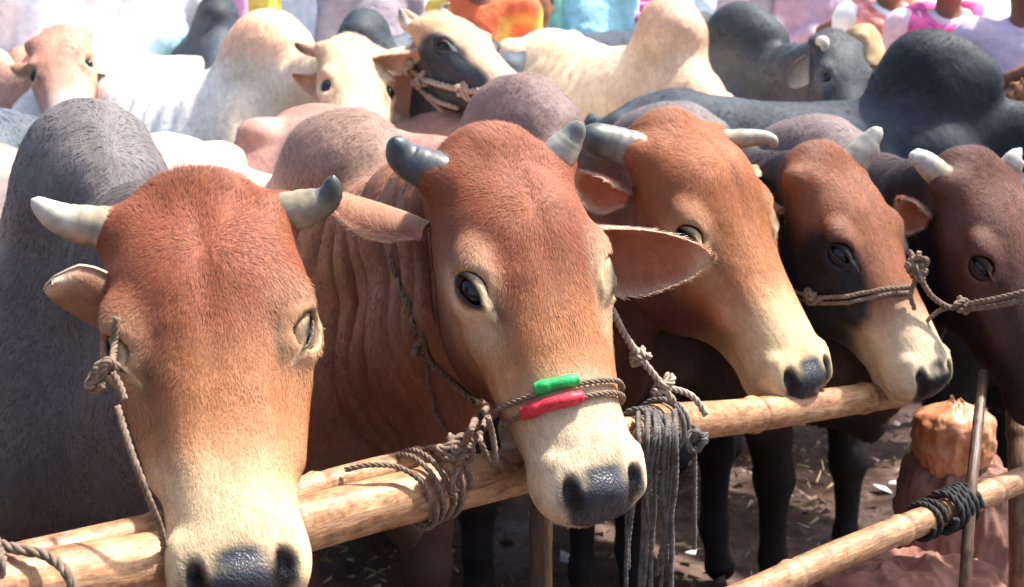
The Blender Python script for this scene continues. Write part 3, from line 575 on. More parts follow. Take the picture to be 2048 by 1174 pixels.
bg('white cow glaring in the sun, long pale back rising to a peach hump', 545, 5.3, -38, 1.29, WHITE, sd=22, len=.78, hump=dict(z=.14, w=.12, l=.19),
   head=dict(heropose([(POLL, (700, 82)), (HB, (640, 100)), (EL, (655, 150)), ((0, .25, 0), (715, 190))], 1.05, (.7, -.25, 0, -.5, 4.85, 1.3), (60, 80, 60)), ear_l=dict(px=(590, 160, .05), wid=.045, open=(-.3, -.6, -.6))),
   horns=dict(l=dict(px=[(610, 98, 0), (588, 86, 0)], r=.022, base=(.5, .3, .2), tip=(.12, .05, .02))))
h9 = heropose([(POLL, (862, 38)), (HB, (832, 62)), (EL, (905, 92)), (NOSE, (1020, 185)), (CHIN, (985, 215), .5)], .94, (.75, -1.0, .25, -.2, 4.5, 1.45), (60, 100, 40), ear_l=dict(px=(742, 122, .0), wid=.045, open=(-.2, -.6, -.8)), ear_r=dict(px=(810, 20, .3), wid=.04, open=(-.3, -.6, -.6)))
c9 = cow('cow', 'cream and black faced cow with rope halter, head raised over the other backs', h9, dict(w=(-.36, 5.35), ang=-80, z=1.22, hump=dict(z=.1, w=.1, l=.18), neck=1.1), mix(CREAM, cheek=(.06, .065, .075), eye_ring=(.07, .075, .085), ring=1.0, neck=(.10, .09, .10), fore=(.50, .32, .19), face=(.52, .36, .24), muzzle=(.45, .33, .24),
    spot=[((.10, .22, -.07), (.075, .14, .075), (.035, .04, .05)), ((.075, .34, -.09), (.06, .13, .07), (.04, .045, .055))]), h=.011, seed=23, group=GB,
    horns=dict(l=dict(px=[(812, 48, 0), (800, 15, 0)], r=.025, base=(.6, .5, .4), tip=(.3, .25, .2)), r=dict(px=[(885, 22, .05), (900, 5, .05)], r=.022, base=(.6, .5, .4), tip=(.3, .25, .2))), hero=True)
bg('cream cow with long pale back and orange shaded hump, middle of the crowd', 1345, 6.2, -68, 1.31, CREAM, sd=24, hump=dict(z=.15, w=.13, l=.2), hk=dict(low=.35))
bg('slate grey cow with a huge dark hump behind the right-hand heads', 1880, 5.5, -8, 1.17, mix(GREY, body=(.030, .039, .051), body2=(.05, .062, .077), neck=(.018, .025, .034), hump=(.012, .018, .025)), sd=25, len=.86, hump=dict(z=.19, w=.14, l=.215, tilt=0), hk=dict(fwd=.62, low=.10, nod=1.1))
h12 = heropose([(POLL, (1668, 72)), (HB, (1640, 85)), ((0, .25, 0), (1700, 165)), (HBR, (1710, 82))], 1.0, (.7, -.4, 0, 1.15, 5.9, 1.3), (60, 100, 40), ear_l=dict(px=(1578, 175, .0), wid=.05, open=(-.1, -.8, -.5), shift=(0, -.02, 0)))
bg('blue grey cow with a pale drooping ear in the row below the pink scarf', 1495, 6.5, -42, 1.25, GREY, sd=26, head=h12, hump=dict(z=.17, w=.13, l=.2), horns=dict(l=dict(px=[(1648, 85, -.05), (1650, 110, -.06)], r=.026, base=(.5, .47, .4), tip=(.42, .4, .35))))
bg('small tan cow facing right, head beside the drooping grey ear', 1760, 6.9, -60, 1.1, mix(CREAM, face=(.45, .3, .17), fore=(.5, .36, .2), neck=(.4, .25, .14)), sd=27, hump=dict(z=.05, w=.1, l=.15), head=heropose([(POLL, (1740, 72)), ((0, .3, 0), (1760, 150))], .8, (.3, -.9, 0, 1.5, 6.4, 1.35), (80, 100, 60)))
bg('distant grey cow, only its flat back seen above the cream back', 1390, 8.3, -15, 1.30, GREY, sd=28, hump=dict(z=.06, w=.1, l=.18), hk=dict(low=.3))
h14 = heropose([(POLL, (112, 62)), ((.09, .06, -.02), (62, 90)), ((-.09, .06, -.02), (165, 88)), ((0, .36, 0), (130, 170))], 1.05, (.35, .1, 0, -1.5, 5.6, 1.4), (60, 80, 40), ear_l=dict(px=(20, 130, .05), wid=.035, open=(-.2, .5, -.6)), ear_r=dict(px=(215, 150, -.05), wid=.05, open=(.2, -.5, -.6), shift=(0, .06, 0)))
bg('pinkish brown cow facing the camera in the far left corner', 60, 6.5, -70, 1.2, PINK, sd=29, head=h14, hump=dict(z=.08, w=.1, l=.17))
bg('pale pink cow half hidden by the left edge of the picture', -50, 6.0, -20, 1.24, PINK, sd=30, hump=dict(z=.08, w=.1, l=.17), hk=dict(fwd=.6))
bg('grey cow far behind the bright white back', 440, 7.8, -80, 1.35, GREY, sd=31, hump=dict(z=.1, w=.1, l=.18), hk=dict(low=.4))
bg('dark blue grey cow behind the halter-wearing head', 730, 6.9, -100, 1.30, GREY, sd=32, hump=dict(z=.1, w=.1, l=.18), hk=dict(low=.5))
bg('pale cream cow in the gap left of the white back', 175, 7.4, -160, 1.22, mix(WHITE, body=(.6, .5, .46)), sd=33, hump=dict(z=.08, w=.1, l=.17), hk=dict(low=.4))

bg('added low near-black cow that darkens the gap behind the two right-hand heads', 1985, 4.35, -50, 1.02, mix(GREY, body=(.02, .022, .026), body2=(.03, .032, .036), low=(.01, .01, .012), neck=(.02, .02, .024), hump=(.02, .02, .024), leg=(.008, .008, .009), fore=(.02, .02, .02), face=(.02, .02, .02)), sd=34, hump=dict(z=.02, w=.1, l=.15), hk=dict(fwd=.55, low=.2, nod=1.3))  # made-up cow, put in to shade the ground and fill the dark
# ------------------------------------------------------------------ ground
def ground_mat():
    m, n, l, b = newmat('trampled_earth'); tc = n.new('ShaderNodeTexCoord'); P = tc.outputs['Object']
    def noise(sc, d=5, r=.6):
        t = n.new('ShaderNodeTexNoise'); t.inputs['Scale'].default_value = sc; t.inputs['Detail'].default_value = d; t.inputs['Roughness'].default_value = r; l.new(P, t.inputs['Vector']); return t.outputs[0]
    a = noise(1.3); c = noise(14); r1 = ramp(n, [(.35, (.030, .017, .013)), (.5, (.085, .046, .034)), (.68, (.19, .125, .10))]); l.new(a, r1.inputs[0])
    r2 = ramp(n, [(.35, (.55, .5, .45)), (.65, (1.2, 1.2, 1.2))]); l.new(c, r2.inputs[0]); mx = n.new('ShaderNodeMixRGB'); mx.blend_type = 'MULTIPLY'; mx.inputs[0].default_value = 1; l.new(r1.outputs[0], mx.inputs[1]); l.new(r2.outputs[0], mx.inputs[2])
    sx = n.new('ShaderNodeSeparateXYZ'); l.new(P, sx.inputs[0]); mr = n.new('ShaderNodeMapRange'); mr.inputs[1].default_value = 6; mr.inputs[2].default_value = 12; l.new(sx.outputs[1], mr.inputs[0])  # near mud darkened for shade under the herd, far earth paled as sunlit dust
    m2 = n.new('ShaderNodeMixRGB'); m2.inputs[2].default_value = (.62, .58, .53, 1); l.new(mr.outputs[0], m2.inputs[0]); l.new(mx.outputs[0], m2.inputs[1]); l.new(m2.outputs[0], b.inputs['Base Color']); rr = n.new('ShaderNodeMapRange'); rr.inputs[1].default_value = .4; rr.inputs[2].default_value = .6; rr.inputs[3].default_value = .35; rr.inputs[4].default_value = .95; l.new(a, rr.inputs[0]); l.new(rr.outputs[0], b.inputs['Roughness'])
    bp = n.new('ShaderNodeBump'); bp.inputs['Distance'].default_value = .02; bp.inputs['Strength'].default_value = .8; l.new(c, bp.inputs['Height']); l.new(bp.outputs[0], b.inputs['Normal']); return m
gx = np.concatenate([np.linspace(-80, -5, 6), np.linspace(-4.5, 4.5, 91), np.linspace(5, 80, 6)]); gy = np.concatenate([np.linspace(-6, .4, 4), np.linspace(.5, 9, 86), np.linspace(10, 600, 12)])
GX, GY = np.meshgrid(gx, gy, indexing='ij'); gv = np.stack([GX.ravel(), GY.ravel(), np.zeros(GX.size)], 1)
near = (np.abs(gv[:, 0]) < 4.4) & (gv[:, 1] > .6) & (gv[:, 1] < 8.8); gv[near, 2] = .018*fbm(gv[near]*2.2, 3, 4)-.01
i, j = np.meshgrid(np.arange(len(gx)-1), np.arange(len(gy)-1), indexing='ij'); i, j = i.ravel(), j.ravel(); k = len(gy)
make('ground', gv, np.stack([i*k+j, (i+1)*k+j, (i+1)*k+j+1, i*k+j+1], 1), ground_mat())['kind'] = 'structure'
# litter and straw
def litter(name, n, size, mat, seed, asp=(.3, 1), box=(-1.6, 3.4, 2.0, 8), label='', cat=''):
    r = np.random.default_rng(seed); V = []; Q = []
    for q in range(n):
        a = r.uniform(0, 6.28); L = size*r.uniform(.4, 1.3); Wd = L*r.uniform(*asp); c = np.array([r.uniform(box[0], box[1]), r.uniform(box[2], box[3]), .012+r.uniform(0, .012)])
        if vnoise(np.array([[c[0]*3.1, c[1]*3.1, seed*.7]]))[0] < r.uniform(-.5, .35): continue
        u = np.array([math.cos(a), math.sin(a), r.uniform(-.15, .3)]); v = np.array([-math.sin(a), math.cos(a), r.uniform(-.3, .3)]); o = len(V)
        V += [c-u*L-v*Wd*r.uniform(.4, 1), c+u*L-v*Wd, c+u*L*r.uniform(.5, 1)+v*Wd, c-u*L+v*Wd*r.uniform(.5, 1)]; V[-2] = V[-2]+np.array([0, 0, .01]); Q.append((o, o+1, o+2, o+3))
    return tag(make(name, V, np.array(Q), mat, smooth=False), label, cat, kind='stuff')
litter('straw_litter', 12000, .026, plain('straw', (.30, .22, .13), var=.5), 3, (.04, .10), label='trodden straw and stalks strewn on the earth', cat='straw')
litter('dung_crumbs', 6000, .012, plain('dung_crumb', (.10, .065, .045), var=.6), 9, (.4, 1), label='crumbled dung and small stones over the earth', cat='dung')
litter('paper_litter', 330, .022, plain('paper_scraps', (.62, .62, .62), var=.35, bump=.004), 5, (.4, 1), label='pale scraps of paper and plastic on the ground', cat='litter')
# ------------------------------------------------------------------ bamboo
def bamboo_mat():
    m, n, l, b = newmat('bamboo'); at_ = n.new('ShaderNodeAttribute'); at_.attribute_name = 'flow'; mp = n.new('ShaderNodeMapping'); mp.inputs['Scale'].default_value = (9, 3.5, 9); l.new(at_.outputs['Vector'], mp.inputs[0])
    t = n.new('ShaderNodeTexNoise'); t.inputs['Scale'].default_value = 9; t.inputs['Detail'].default_value = 7; l.new(mp.outputs[0], t.inputs['Vector'])
    u = n.new('ShaderNodeTexNoise'); u.inputs['Scale'].default_value = 7; u.inputs['Detail'].default_value = 4; l.new(at_.outputs['Vector'], u.inputs['Vector'])
    r = ramp(n, [(.30, (.17, .075, .032)), (.47, (.36, .18, .085)), (.62, (.50, .31, .16)), (.72, (.60, .42, .24))]); mxx = n.new('ShaderNodeMath'); mxx.operation = 'ADD'; l.new(t.outputs[0], mxx.inputs[0]); l.new(u.outputs[0], mxx.inputs[1]); hv = n.new('ShaderNodeMath'); hv.operation = 'MULTIPLY'; hv.inputs[1].default_value = .5; l.new(mxx.outputs[0], hv.inputs[0]); l.new(hv.outputs[0], r.inputs[0])
    ca = n.new('ShaderNodeAttribute'); ca.attribute_name = 'coat'; mm = n.new('ShaderNodeMixRGB'); mm.blend_type = 'MULTIPLY'; mm.inputs[0].default_value = 1; l.new(r.outputs[0], mm.inputs[1]); l.new(ca.outputs['Color'], mm.inputs[2]); l.new(mm.outputs[0], b.inputs['Base Color'])
    st = n.new('ShaderNodeTexNoise'); st.inputs['Scale'].default_value = 26; st.inputs['Detail'].default_value = 8; st.inputs['Roughness'].default_value = .75; l.new(at_.outputs['Vector'], st.inputs['Vector']); sr = ramp(n, [(.40, (.42, .36, .32)), (.52, (1, 1, 1))]); l.new(st.outputs[0], sr.inputs[0])
    m3 = n.new('ShaderNodeMixRGB'); m3.blend_type = 'MULTIPLY'; m3.inputs[0].default_value = .85; l.new(mm.outputs[0], m3.inputs[1]); l.new(sr.outputs[0], m3.inputs[2]); l.new(m3.outputs[0], b.inputs['Base Color'])
    b.inputs['Roughness'].default_value = .48; bp = n.new('ShaderNodeBump'); bp.inputs['Distance'].default_value = .0015; l.new(t.outputs[0], bp.inputs['Height']); l.new(bp.outputs[0], b.inputs['Normal']); return m
M_BAM = bamboo_mat()
def bamboo(label, pts, r0, r1, node=.30, seed=0, tone=1.0, group='bamboo poles of the tethering rail'):
    P = resample(pts, .008); d = np.concatenate([[0], np.cumsum(np.linalg.norm(np.diff(P, axis=0), axis=1))]); rg = np.random.default_rng(seed); L = d[-1]
    r = lerp(r0, r1, d/L); nodes = []; x = rg.uniform(.05, .2)
    while x < L: nodes.append(x); x += node*rg.uniform(.8, 1.15)
    dk = np.ones(len(d))
    for x in nodes: r = r*(1+.13*np.exp(-((d-x)/.007)**2)-.05*np.exp(-((d-x-.016)/.006)**2)); dk = dk*(1-.45*np.exp(-((d-x-.014)/.006)**2)); dk = dk*(1+.15*np.exp(-((d-x)/.01)**2))
    P = P+np.stack([.004*vnoise(np.c_[d*3, d*0, d*0]+seed), d*0, .005*vnoise(np.c_[d*3, d*0, d*0+5]+seed)], 1)
    V, Q = tube(P, r, 24, caps=False); ring0 = V[:24]; ring1 = V[-24:]
    # hollow cut ends: wall thickness and an inner floor
    parts = [(V, Q)]; cols = [np.repeat(dk, 24)[:, None]*tone*np.ones(3)]; fl = [np.c_[np.tile(np.linspace(0, .3, 24), len(P)), np.repeat(d, 24)+seed, np.zeros(len(V))]]
    for ring, c, ax in ((ring0, P[0], unit(P[1]-P[0])), (ring1, P[-1], unit(P[-2]-P[-1]))):
        r1_ = c+(ring-c)*.72; r2_ = r1_+ax*.05; r3_ = np.repeat((c+ax*.05)[None], 24, 0); VV = np.concatenate([ring, r1_, r2_, r3_]); a, bq = np.meshgrid(np.arange(3), np.arange(24), indexing='ij'); a, bq = a.ravel(), bq.ravel(); b2 = (bq+1) % 24
        parts.append((VV, np.stack([a*24+bq, a*24+b2, (a+1)*24+b2, (a+1)*24+bq], 1))); cols.append(np.repeat([[.9]*3, [.9]*3, [.35]*3, [.3]*3], 24, 0)); fl.append(np.zeros((96, 3)))
    V, Q = join(parts); return tag(make('bamboo_pole', V, Q, M_BAM, None, {'coat': np.concatenate(cols), 'flow': np.concatenate(fl)}), label, 'bamboo pole', group)
bamboo('thick bamboo rail under the jaw of the nearest cow', [at(-170, 1215, 1.47), at(300, 1120, 1.68), at(700, 1022, 1.92), at(1045, 938, 2.12)], .035, .034, seed=1)
bamboo('thinner bamboo pole lying along the top of the thick rail', [at(-170, 1165, 1.53), at(150, 1092, 1.66), at(500, 1010, 1.84), at(900, 915, 2.10)], .021, .020, node=.22, seed=2)
bamboo('bamboo rail beneath the muzzle of the orange brown cow', [at(1300, 856, 2.50), at(1500, 830, 2.74), at(1800, 788, 3.05)], .033, .027, seed=3)
bamboo('short sawn bamboo end poking out beside the white muzzle', [at(1232, 868, 2.42), at(1450, 842, 2.68)], .023, .023, node=.4, seed=4)
bamboo('lower bamboo rail slanting up to the right edge', [at(1450, 1205, 2.35), at(1850, 1040, 2.75), at(2110, 930, 3.05)], .026, .024, seed=5, tone=.9)
bamboo('thin dark upright stick crossing the lower rail at right', [at(1965, 745, 3.05), at(1945, 1000, 2.80), at(1925, 1300, 2.7)], .010, .011, seed=6, tone=.28, group='upright poles of the rail')
bamboo('weathered grey upright pole at the right edge above the lower rail', [at(2030, 740, 3.2), at(2036, 1000, 3.05), at(2040, 1400, 3.0)], .022, .024, seed=7, tone=.45, group='upright poles of the rail')
bamboo('upright post coloured dark as if in shade, holding the rail behind the white muzzle', [at(1085, 930, 2.22), at(1080, 1100, 2.22), at(1075, 1900, 2.22)], .016, .018, seed=8, tone=.16, group='upright poles of the rail')  # low tone paints the shade beneath the rail onto the post
# ------------------------------------------------------------------ rope
M_ROPE = plain('rope_fibre', (.19, .135, .098), rough=.9, spec=.2, var=.35, scale=90, bump=.001, bscale=700)
M_ROPEG = plain('grey_rope_fibre', (.12, .11, .10), rough=.9, spec=.2, var=.4, scale=60, bump=.001, bscale=700)
M_PALE = plain('pale_rope_fibre', (.38, .30, .235), rough=.85, spec=.2, var=.3, scale=90, bump=.001, bscale=700)
def rope_geo(P, r, twist=6.5, seed=0, wob=.0015, strands=3):
    r = r*.86; P = resample(P, max(r*.55, .002)); d = np.concatenate([[0], np.cumsum(np.linalg.norm(np.diff(P, axis=0), axis=1))]); c = np.c_[d*22, d*0, d*0]+seed*7.7
    P = P+wob*np.stack([vnoise(c), vnoise(c+31), vnoise(c+57)], 1); T = np.gradient(P, axis=0); T /= np.linalg.norm(T, axis=1)[:, None]+1e-12
    up = np.array([.3, .2, .93]); N = np.cross(T, up); N /= np.linalg.norm(N, axis=1)[:, None]+1e-9; B = np.cross(T, N); out = []
    for s_ in range(strands):
        a = d/(twist*r)*2*math.pi+s_*2*math.pi/strands; out.append(tube(P+r*.50*(np.cos(a)[:, None]*N+np.sin(a)[:, None]*B), r*.56*(1+.08*vnoise(c*3)), 6))
    return out
def knot_geo(c, r, seed, turns=3):
    """a lump of rope wound over itself"""
    t = np.linspace(0, 2*math.pi, 40*turns); rg = np.random.default_rng(seed); ph = rg.uniform(0, 6, 3); q = 2.3
    P = np.asarray(c)+q*r*np.stack([np.sin(2*t+ph[0])+.5*np.sin(3*t), np.sin(3*t+ph[1])*.9, np.cos(2*t+ph[2])+.5*np.cos(5*t)], 1)*.72
    return rope_geo(P, r, seed=seed, wob=0)
def loop_geo(c, ax, R1, r, n=1, pitch=.0, seed=0):
    """n turns of rope round a pole with axis ax"""
    ax = unit(ax); u = unit(np.cross(ax, (0, 0, 1.))); v = np.cross(ax, u); t = np.linspace(0, 2*math.pi*n, int(30*n)); P = np.asarray(c)+R1*(np.cos(t)[:, None]*u+np.sin(t)[:, None]*v)+np.outer((t/(2*math.pi)-n/2)*pitch, ax)
    return rope_geo(P, r, seed=seed, wob=.0008)
def ropes(name, label, geos, mat, group=None, cat='rope', parent=None):
    parts = [g for gg in geos for g in gg]; V, Q = join(parts); return tag(make(name, V, Q, mat, parent), label, cat, group)
def surf(cw, pts, off=.005, dflt=None):
    """photograph pixels -> points lying on the coat of a cow (3rd value: depth when off the animal)"""
    out = []
    for p in pts:
        if len(p) == 3: out.append(at(*p)); continue
        dr = unit(at(p[0], p[1], 3)-CP); h_, n_, ix, ds = cw['bvh'].ray_cast(Vector(CP), Vector(dr))
        if h_ is None: out.append(None); continue
        nn = np.array(n_); nn = nn if nn @ dr < 0 else -nn; out.append(np.array(h_)+nn*off)
    for k, o in enumerate(out):
        if o is None:
            prev = next((out[q] for q in range(k-1, -1, -1) if out[q] is not None), None)
            if prev is None: prev = next(out[q] for q in range(k+1, len(out)) if out[q] is not None)
            out[k] = at(pts[k][0], pts[k][1], prev[1]+.02)
    return np.array(out)
def dense(cw, px, off, n=6):
    P = []
    for a, b in zip(px[:-1], px[1:]):
        for t in np.linspace(0, 1, n, endpoint=False):
            P.append(tuple(lerp(np.array(a, float), np.array(b, float), t)) if len(a) == len(b) else a)
    P.append(px[-1]); return surf(cw, P, off)
def around(cw, y, off, a0, a1, n=40, yz=0.0, zc=-.07):
    """points round the muzzle at length y of the head (angle 0 = forehead side, positive towards +X)"""
    out = []; T = cw['T']; s = cw['s']; R = cw['R']; c = T((0, y, zc))
    for a in np.linspace(a0, a1, n):
        d = R @ np.array([math.sin(a), yz*math.cos(a), math.cos(a)]); o = c+d*.4; h_, n_, ix, ds = cw['bvh'].ray_cast(Vector(o), Vector(-unit(d)), .6)
        if h_ is None: continue
        out.append(np.array(h_)+np.array(unit(d))*off)
    return np.array(out)
# halter of the second cow, with its sleeves
g = []
nb1 = around(c2, .350, .006, -1.9, 1.9, 44, yz=.10); nb2 = around(c2, .368, .006, -1.9, 1.9, 44, yz=.10)
g += [rope_geo(nb1, .0045, seed=1), rope_geo(nb2, .0045, seed=2)]
g += [rope_geo(dense(c2, [(782, 505), (800, 560), (822, 620), (838, 668)], .006, 4), .0048, seed=3), rope_geo(dense(c2, [(850, 700), (880, 735), (925, 775), (965, 805)], .006, 4), .0062, seed=4), rope_geo(dense(c2, [(848, 660), (858, 700), (872, 735)], .006, 3), .0042, seed=5)]
g += [knot_geo(surf(c2, [(850, 690)], .008)[0], .0050, 3), knot_geo(surf(c2, [(966, 808)], .010)[0], .0048, 5)]
g += [rope_geo(dense(c2, [(850, 715), (862, 760), (875, 815), (905, 870)], .008, 4), .0036, seed=6)]
kp = at(905, 900, 1.98)
g += [rope_geo([surf(c2, [(962, 815)], .008)[0], at(945, 850, 1.96), at(930, 885, 1.97), kp], .0058, seed=7), knot_geo(kp, .0068, 8), knot_geo(at(925, 905, 1.98), .0058, 12)]
g += [rope_geo([surf(c2, [(972, 825)], .008)[0], at(960, 870, 1.99), at(975, 915, 1.99), at(992, 925, 1.99), at(985, 880, 1.99), at(975, 835, 1.98)], .0048, seed=9), rope_geo([kp, at(915, 935, 1.98), at(905, 965, 1.975), at(915, 985, 1.97)], .005, seed=10)]
hal2 = ropes('rope_halter', 'worn rope halter carrying one green and one red plastic sleeve', g, M_ROPE, cat='halter')
def sleeve(name, a0, a1, y, r, col, label):
    P = around(c2, y, r*.9, a0, a1, 16, yz=.10); P = resample(P, .003); r_ = r*(1+.10*vnoise(np.c_[np.arange(len(P))*.35, np.zeros(len(P)), np.zeros(len(P))]))
    V, Q = tube(P, r_, 16); return make(name, V, Q, plain(name+'_plastic', col, rough=.5, spec=.35, var=.45, scale=60, bump=.0015, bscale=160), hal2)
sleeve('plastic_sleeve', .10, .80, .345, .0088, (.02, .42, .10), '')['label'] = 'green sleeve'
sleeve('plastic_sleeve', .12, 1.15, .368, .0092, (.55, .03, .05), '')['label'] = 'red sleeve'
# tether on the far side of the second cow's face
pts = [at(1192, 520, 2.20), at(1202, 570, 2.20), at(1235, 640, 2.24), at(1280, 715, 2.28), at(1325, 772, 2.30), at(1350, 805, 2.31)]
ropes('tether_rope', 'pale knotted tether running down from the ear of the red-sleeved cow', [rope_geo(pts, .0065, seed=20), knot_geo(pts[3], .0052, 21), knot_geo(pts[4], .0060, 22), rope_geo([pts[4], at(1380, 790, 2.33), at(1410, 830, 2.34)], .006, seed=23)], M_PALE, cat='rope')
# first cow
g = [rope_geo([surf(c1, [(240, 640)], .01)[0], surf(c1, [(232, 700)], .01)[0], at(222, 742, 1.72)], .005, seed=30), knot_geo(at(205, 745, 1.72), .0060, 31), rope_geo([at(210, 740, 1.72), at(180, 765, 1.72), at(185, 782, 1.72), at(205, 770, 1.71)], .0055, seed=32),
     rope_geo([at(225, 745, 1.72), at(240, 770, 1.71), at(250, 800, 1.70)], .0045, seed=33), rope_geo([at(236, 812, 1.66), at(262, 900, 1.63), at(295, 990, 1.62), at(322, 1062, 1.64), at(330, 1110, 1.66)], .0045, seed=34)]
ropes('tether_rope', 'rope with a loose bow hanging beside the nearest cow cheek', g, M_ROPE, cat='rope')
# fourth and fifth cows
g = []
px4 = [(1592, 583), (1640, 592), (1700, 592), (1760, 580), (1822, 574)]
g += [rope_geo(dense(c4, px4, .006, 5), .0052, seed=40), rope_geo(dense(c4, [(a, b+12) for a, b in px4], .006, 5), .0050, seed=41), knot_geo(surf(c4, [(1630, 592)], .01)[0], .0055, 42)]
ropes('rope_halter', 'double rope noseband across the face of the shaggy-fronted cow', g, M_ROPE, cat='halter')
g = [knot_geo(at(1832, 540, 2.95), .0080, 43), knot_geo(at(1836, 520, 2.95), .006, 48), rope_geo([at(1836, 545, 2.95), at(1822, 590, 2.95), at(1830, 620, 2.95)], .0055, seed=44), rope_geo([at(1838, 550, 2.95), at(1862, 590, 2.96), at(1900, 615, 2.97), at(1925, 610, 2.97)], .0062, seed=45), knot_geo(at(1925, 612, 2.97), .0058, 46),
     rope_geo([at(1925, 612, 2.97), at(1880, 620, 2.97), at(1850, 645, 2.97)], .005, seed=47)]
px5 = [(1925, 612), (1980, 600), (2047, 580)]
g += [rope_geo([at(1925, 612, 2.97), at(1985, 598, 2.93), at(2050, 582, 2.90), at(2110, 560, 2.9)], .006, seed=49), rope_geo([at(1925, 618, 2.97), at(1985, 612, 2.93), at(2050, 598, 2.90), at(2110, 575, 2.9)], .006, seed=50)]
ropes('rope_halter', 'knotted rope halter on the dusky cow at the right edge', g, M_ROPE, cat='halter')
# background halter
g = [rope_geo(dense(c9, [(818, 118), (830, 140), (850, 157), (895, 170), (940, 180), (1000, 184)], .008, 4), .011, seed=51), rope_geo(dense(c9, [(812, 130), (835, 168), (862, 195), (888, 222)], .008, 4), .010, seed=52), rope_geo(dense(c9, [(862, 190), (885, 200), (920, 212)], .008, 4), .009, seed=53)]
g += [knot_geo(surf(c9, [(848, 158)], .01)[0], .010, 54), knot_geo(surf(c9, [(935, 180)], .01)[0], .010, 55)]
ropes('rope_halter', 'thick pale halter on the black and cream head in the crowd', g, M_PALE, cat='halter')
# lashings on the rail
def pole_pt(a, b, t): return lerp(a, b, t)
A0, A1 = at(700, 1022, 1.92), at(1045, 938, 2.12); ax = unit(A1-A0)
lab = ropes('rope_lashing', 'rope turns binding the two bamboo poles left of the white muzzle', [loop_geo(at(835, 978, 2.01), ax+np.array([0, .0, .25]), .050, .0042, 2, .012, 60), loop_geo(at(880, 965, 2.03), ax, .046, .0045, 2, .014, 61), rope_geo([at(690, 940, 1.93), at(740, 930, 1.93), at(800, 935, 1.95), at(850, 975, 1.96), at(862, 1040, 1.98)], .0042, seed=62)], M_ROPE, cat='rope', group='rope lashings on the rail')
ropes('rope_lashing', 'grey brown rope looped over the rail at the lower left corner', [rope_geo([at(-20, 1085, 1.55), at(40, 1100, 1.54), at(95, 1112, 1.54), at(135, 1150, 1.52), at(160, 1215, 1.52)], .0068, seed=63), rope_geo([at(-10, 1075, 1.6), at(5, 1120, 1.52), at(2, 1200, 1.52)], .006, seed=64)], M_ROPE, cat='rope', group='rope lashings on the rail')
g = [loop_geo(at(1282, 862, 2.46), at(1450, 842, 2.68)-at(1232, 868, 2.42), .034, .006, 3, .014, 65), loop_geo(at(1322, 853, 2.52), at(1500, 830, 2.74)-at(1300, 856, 2.50), .044, .005, 2, .014, 66)]
rg = np.random.default_rng(5)
for q in range(11):
    x0 = 1262+q*8+rg.uniform(-5, 5); yb = rg.uniform(1120, 1500); g.append(rope_geo([at(x0+10, 818+rg.uniform(0, 14), 2.44), at(x0+12, 870, 2.36), at(x0+rg.uniform(-6, 14), 960, 2.36), at(x0+rg.uniform(-14, 12), 1060, 2.38), at(x0+rg.uniform(-22, 6), yb, 2.40)], rg.uniform(.0035, .0055), seed=70+q))
ropes('rope_bundle', 'bundle of dark grey ropes tied to the rail and hanging to the ground', g, M_ROPEG, cat='rope')
g = [rope_geo([at(1385, 850, 2.32), at(1390, 950, 2.32), at(1388, 1100, 2.33)], .0042, seed=90), knot_geo(at(1395, 880, 2.30), .006, 91)]
ropes('rope_end', 'single thin rope end dangling beside the dark rope bundle', g, M_ROPEG, cat='rope')
g = [loop_geo(at(1905, 1017, 2.80), at(2110, 930, 3.05)-at(1850, 1040, 2.75), .034, .008, 5, .016, 92), loop_geo(at(1850, 1040, 2.76), at(2110, 930, 3.05)-at(1850, 1040, 2.75), .032, .006, 2, .02, 93)]
ropes('rope_lashing', 'black rope binding the lower rail to the dark upright stick', g, plain('black_rope', (.02, .02, .02), rough=.8), cat='rope', group='rope lashings on the rail')
# ------------------------------------------------------------------ sacks
def sack(name, label, c, r, mat, seed, cat='sack', sq=2.6, tied=0, rdg=1.0):
    u, v = np.meshgrid(np.linspace(-1, 1, 120), np.linspace(0, 2*math.pi, 180, endpoint=False), indexing='ij'); ph = u*math.pi/2; D = np.stack([np.cos(ph)*np.cos(v), np.cos(ph)*np.sin(v), np.sin(ph)], -1).reshape(-1, 3)
    k = (np.abs(D)**sq).sum(1)**(-1/sq); P = D*k[:, None]; n = np.abs(fbm(P*2.2, 3, seed)); P = P*(1+.10*fbm(P*1.3, 2, seed+3)-.16*n)[:, None]*(1-.25*np.clip(P[:, 2], 0, 1)**3)[:, None]*np.array([1, 1, 1])
    rd = 1-np.abs(fbm(P*2.6+seed, 2, seed+7)); rd2 = 1-np.abs(fbm(P*5.5+seed, 1, seed+8)); P = P*(1+rdg*(.09*(rd**3-.4)+.025*(rd2**4-.3)))[:, None]; P[:, :2] *= (1-tied*.70*np.exp(-((P[:, 2]-.70)/.16)**2))[:, None]; P[:, 2] += tied*.25*sstep(.7, .95, P[:, 2]); P = P*np.array(r)+np.array(c); i, j = np.meshgrid(np.arange(119), np.arange(180), indexing='ij'); i, j = i.ravel(), j.ravel(); j2 = (j+1) % 180
    return tag(make(name, P, np.stack([i*180+j, i*180+j2, (i+1)*180+j2, (i+1)*180+j], 1), mat), label, cat)
M_OR = plain('orange_plastic_weave', (.50, .17, .07), rough=.4, var=.3, scale=14, bump=.006, bscale=30, col2=(.6, .3, .16)); M_JU = plain('brown_jute', (.20, .10, .075), rough=.8, var=.3, scale=10, bump=.004, bscale=60)
q = at(1910, 862, 3.5); sack('plastic_sack', 'crumpled orange plastic sack propped on a brown sack beyond the lower rail', (q[0], 3.5, q[2]-.01), (.092, .088, .115), M_OR, 3, tied=1, rdg=.6, sq=2.1)
sack('jute_sack', 'upright brown jute sack holding up the crumpled orange one', (q[0]+.01, 3.52, .30), (.13, .12, .31), M_JU, 8, sq=3.2)
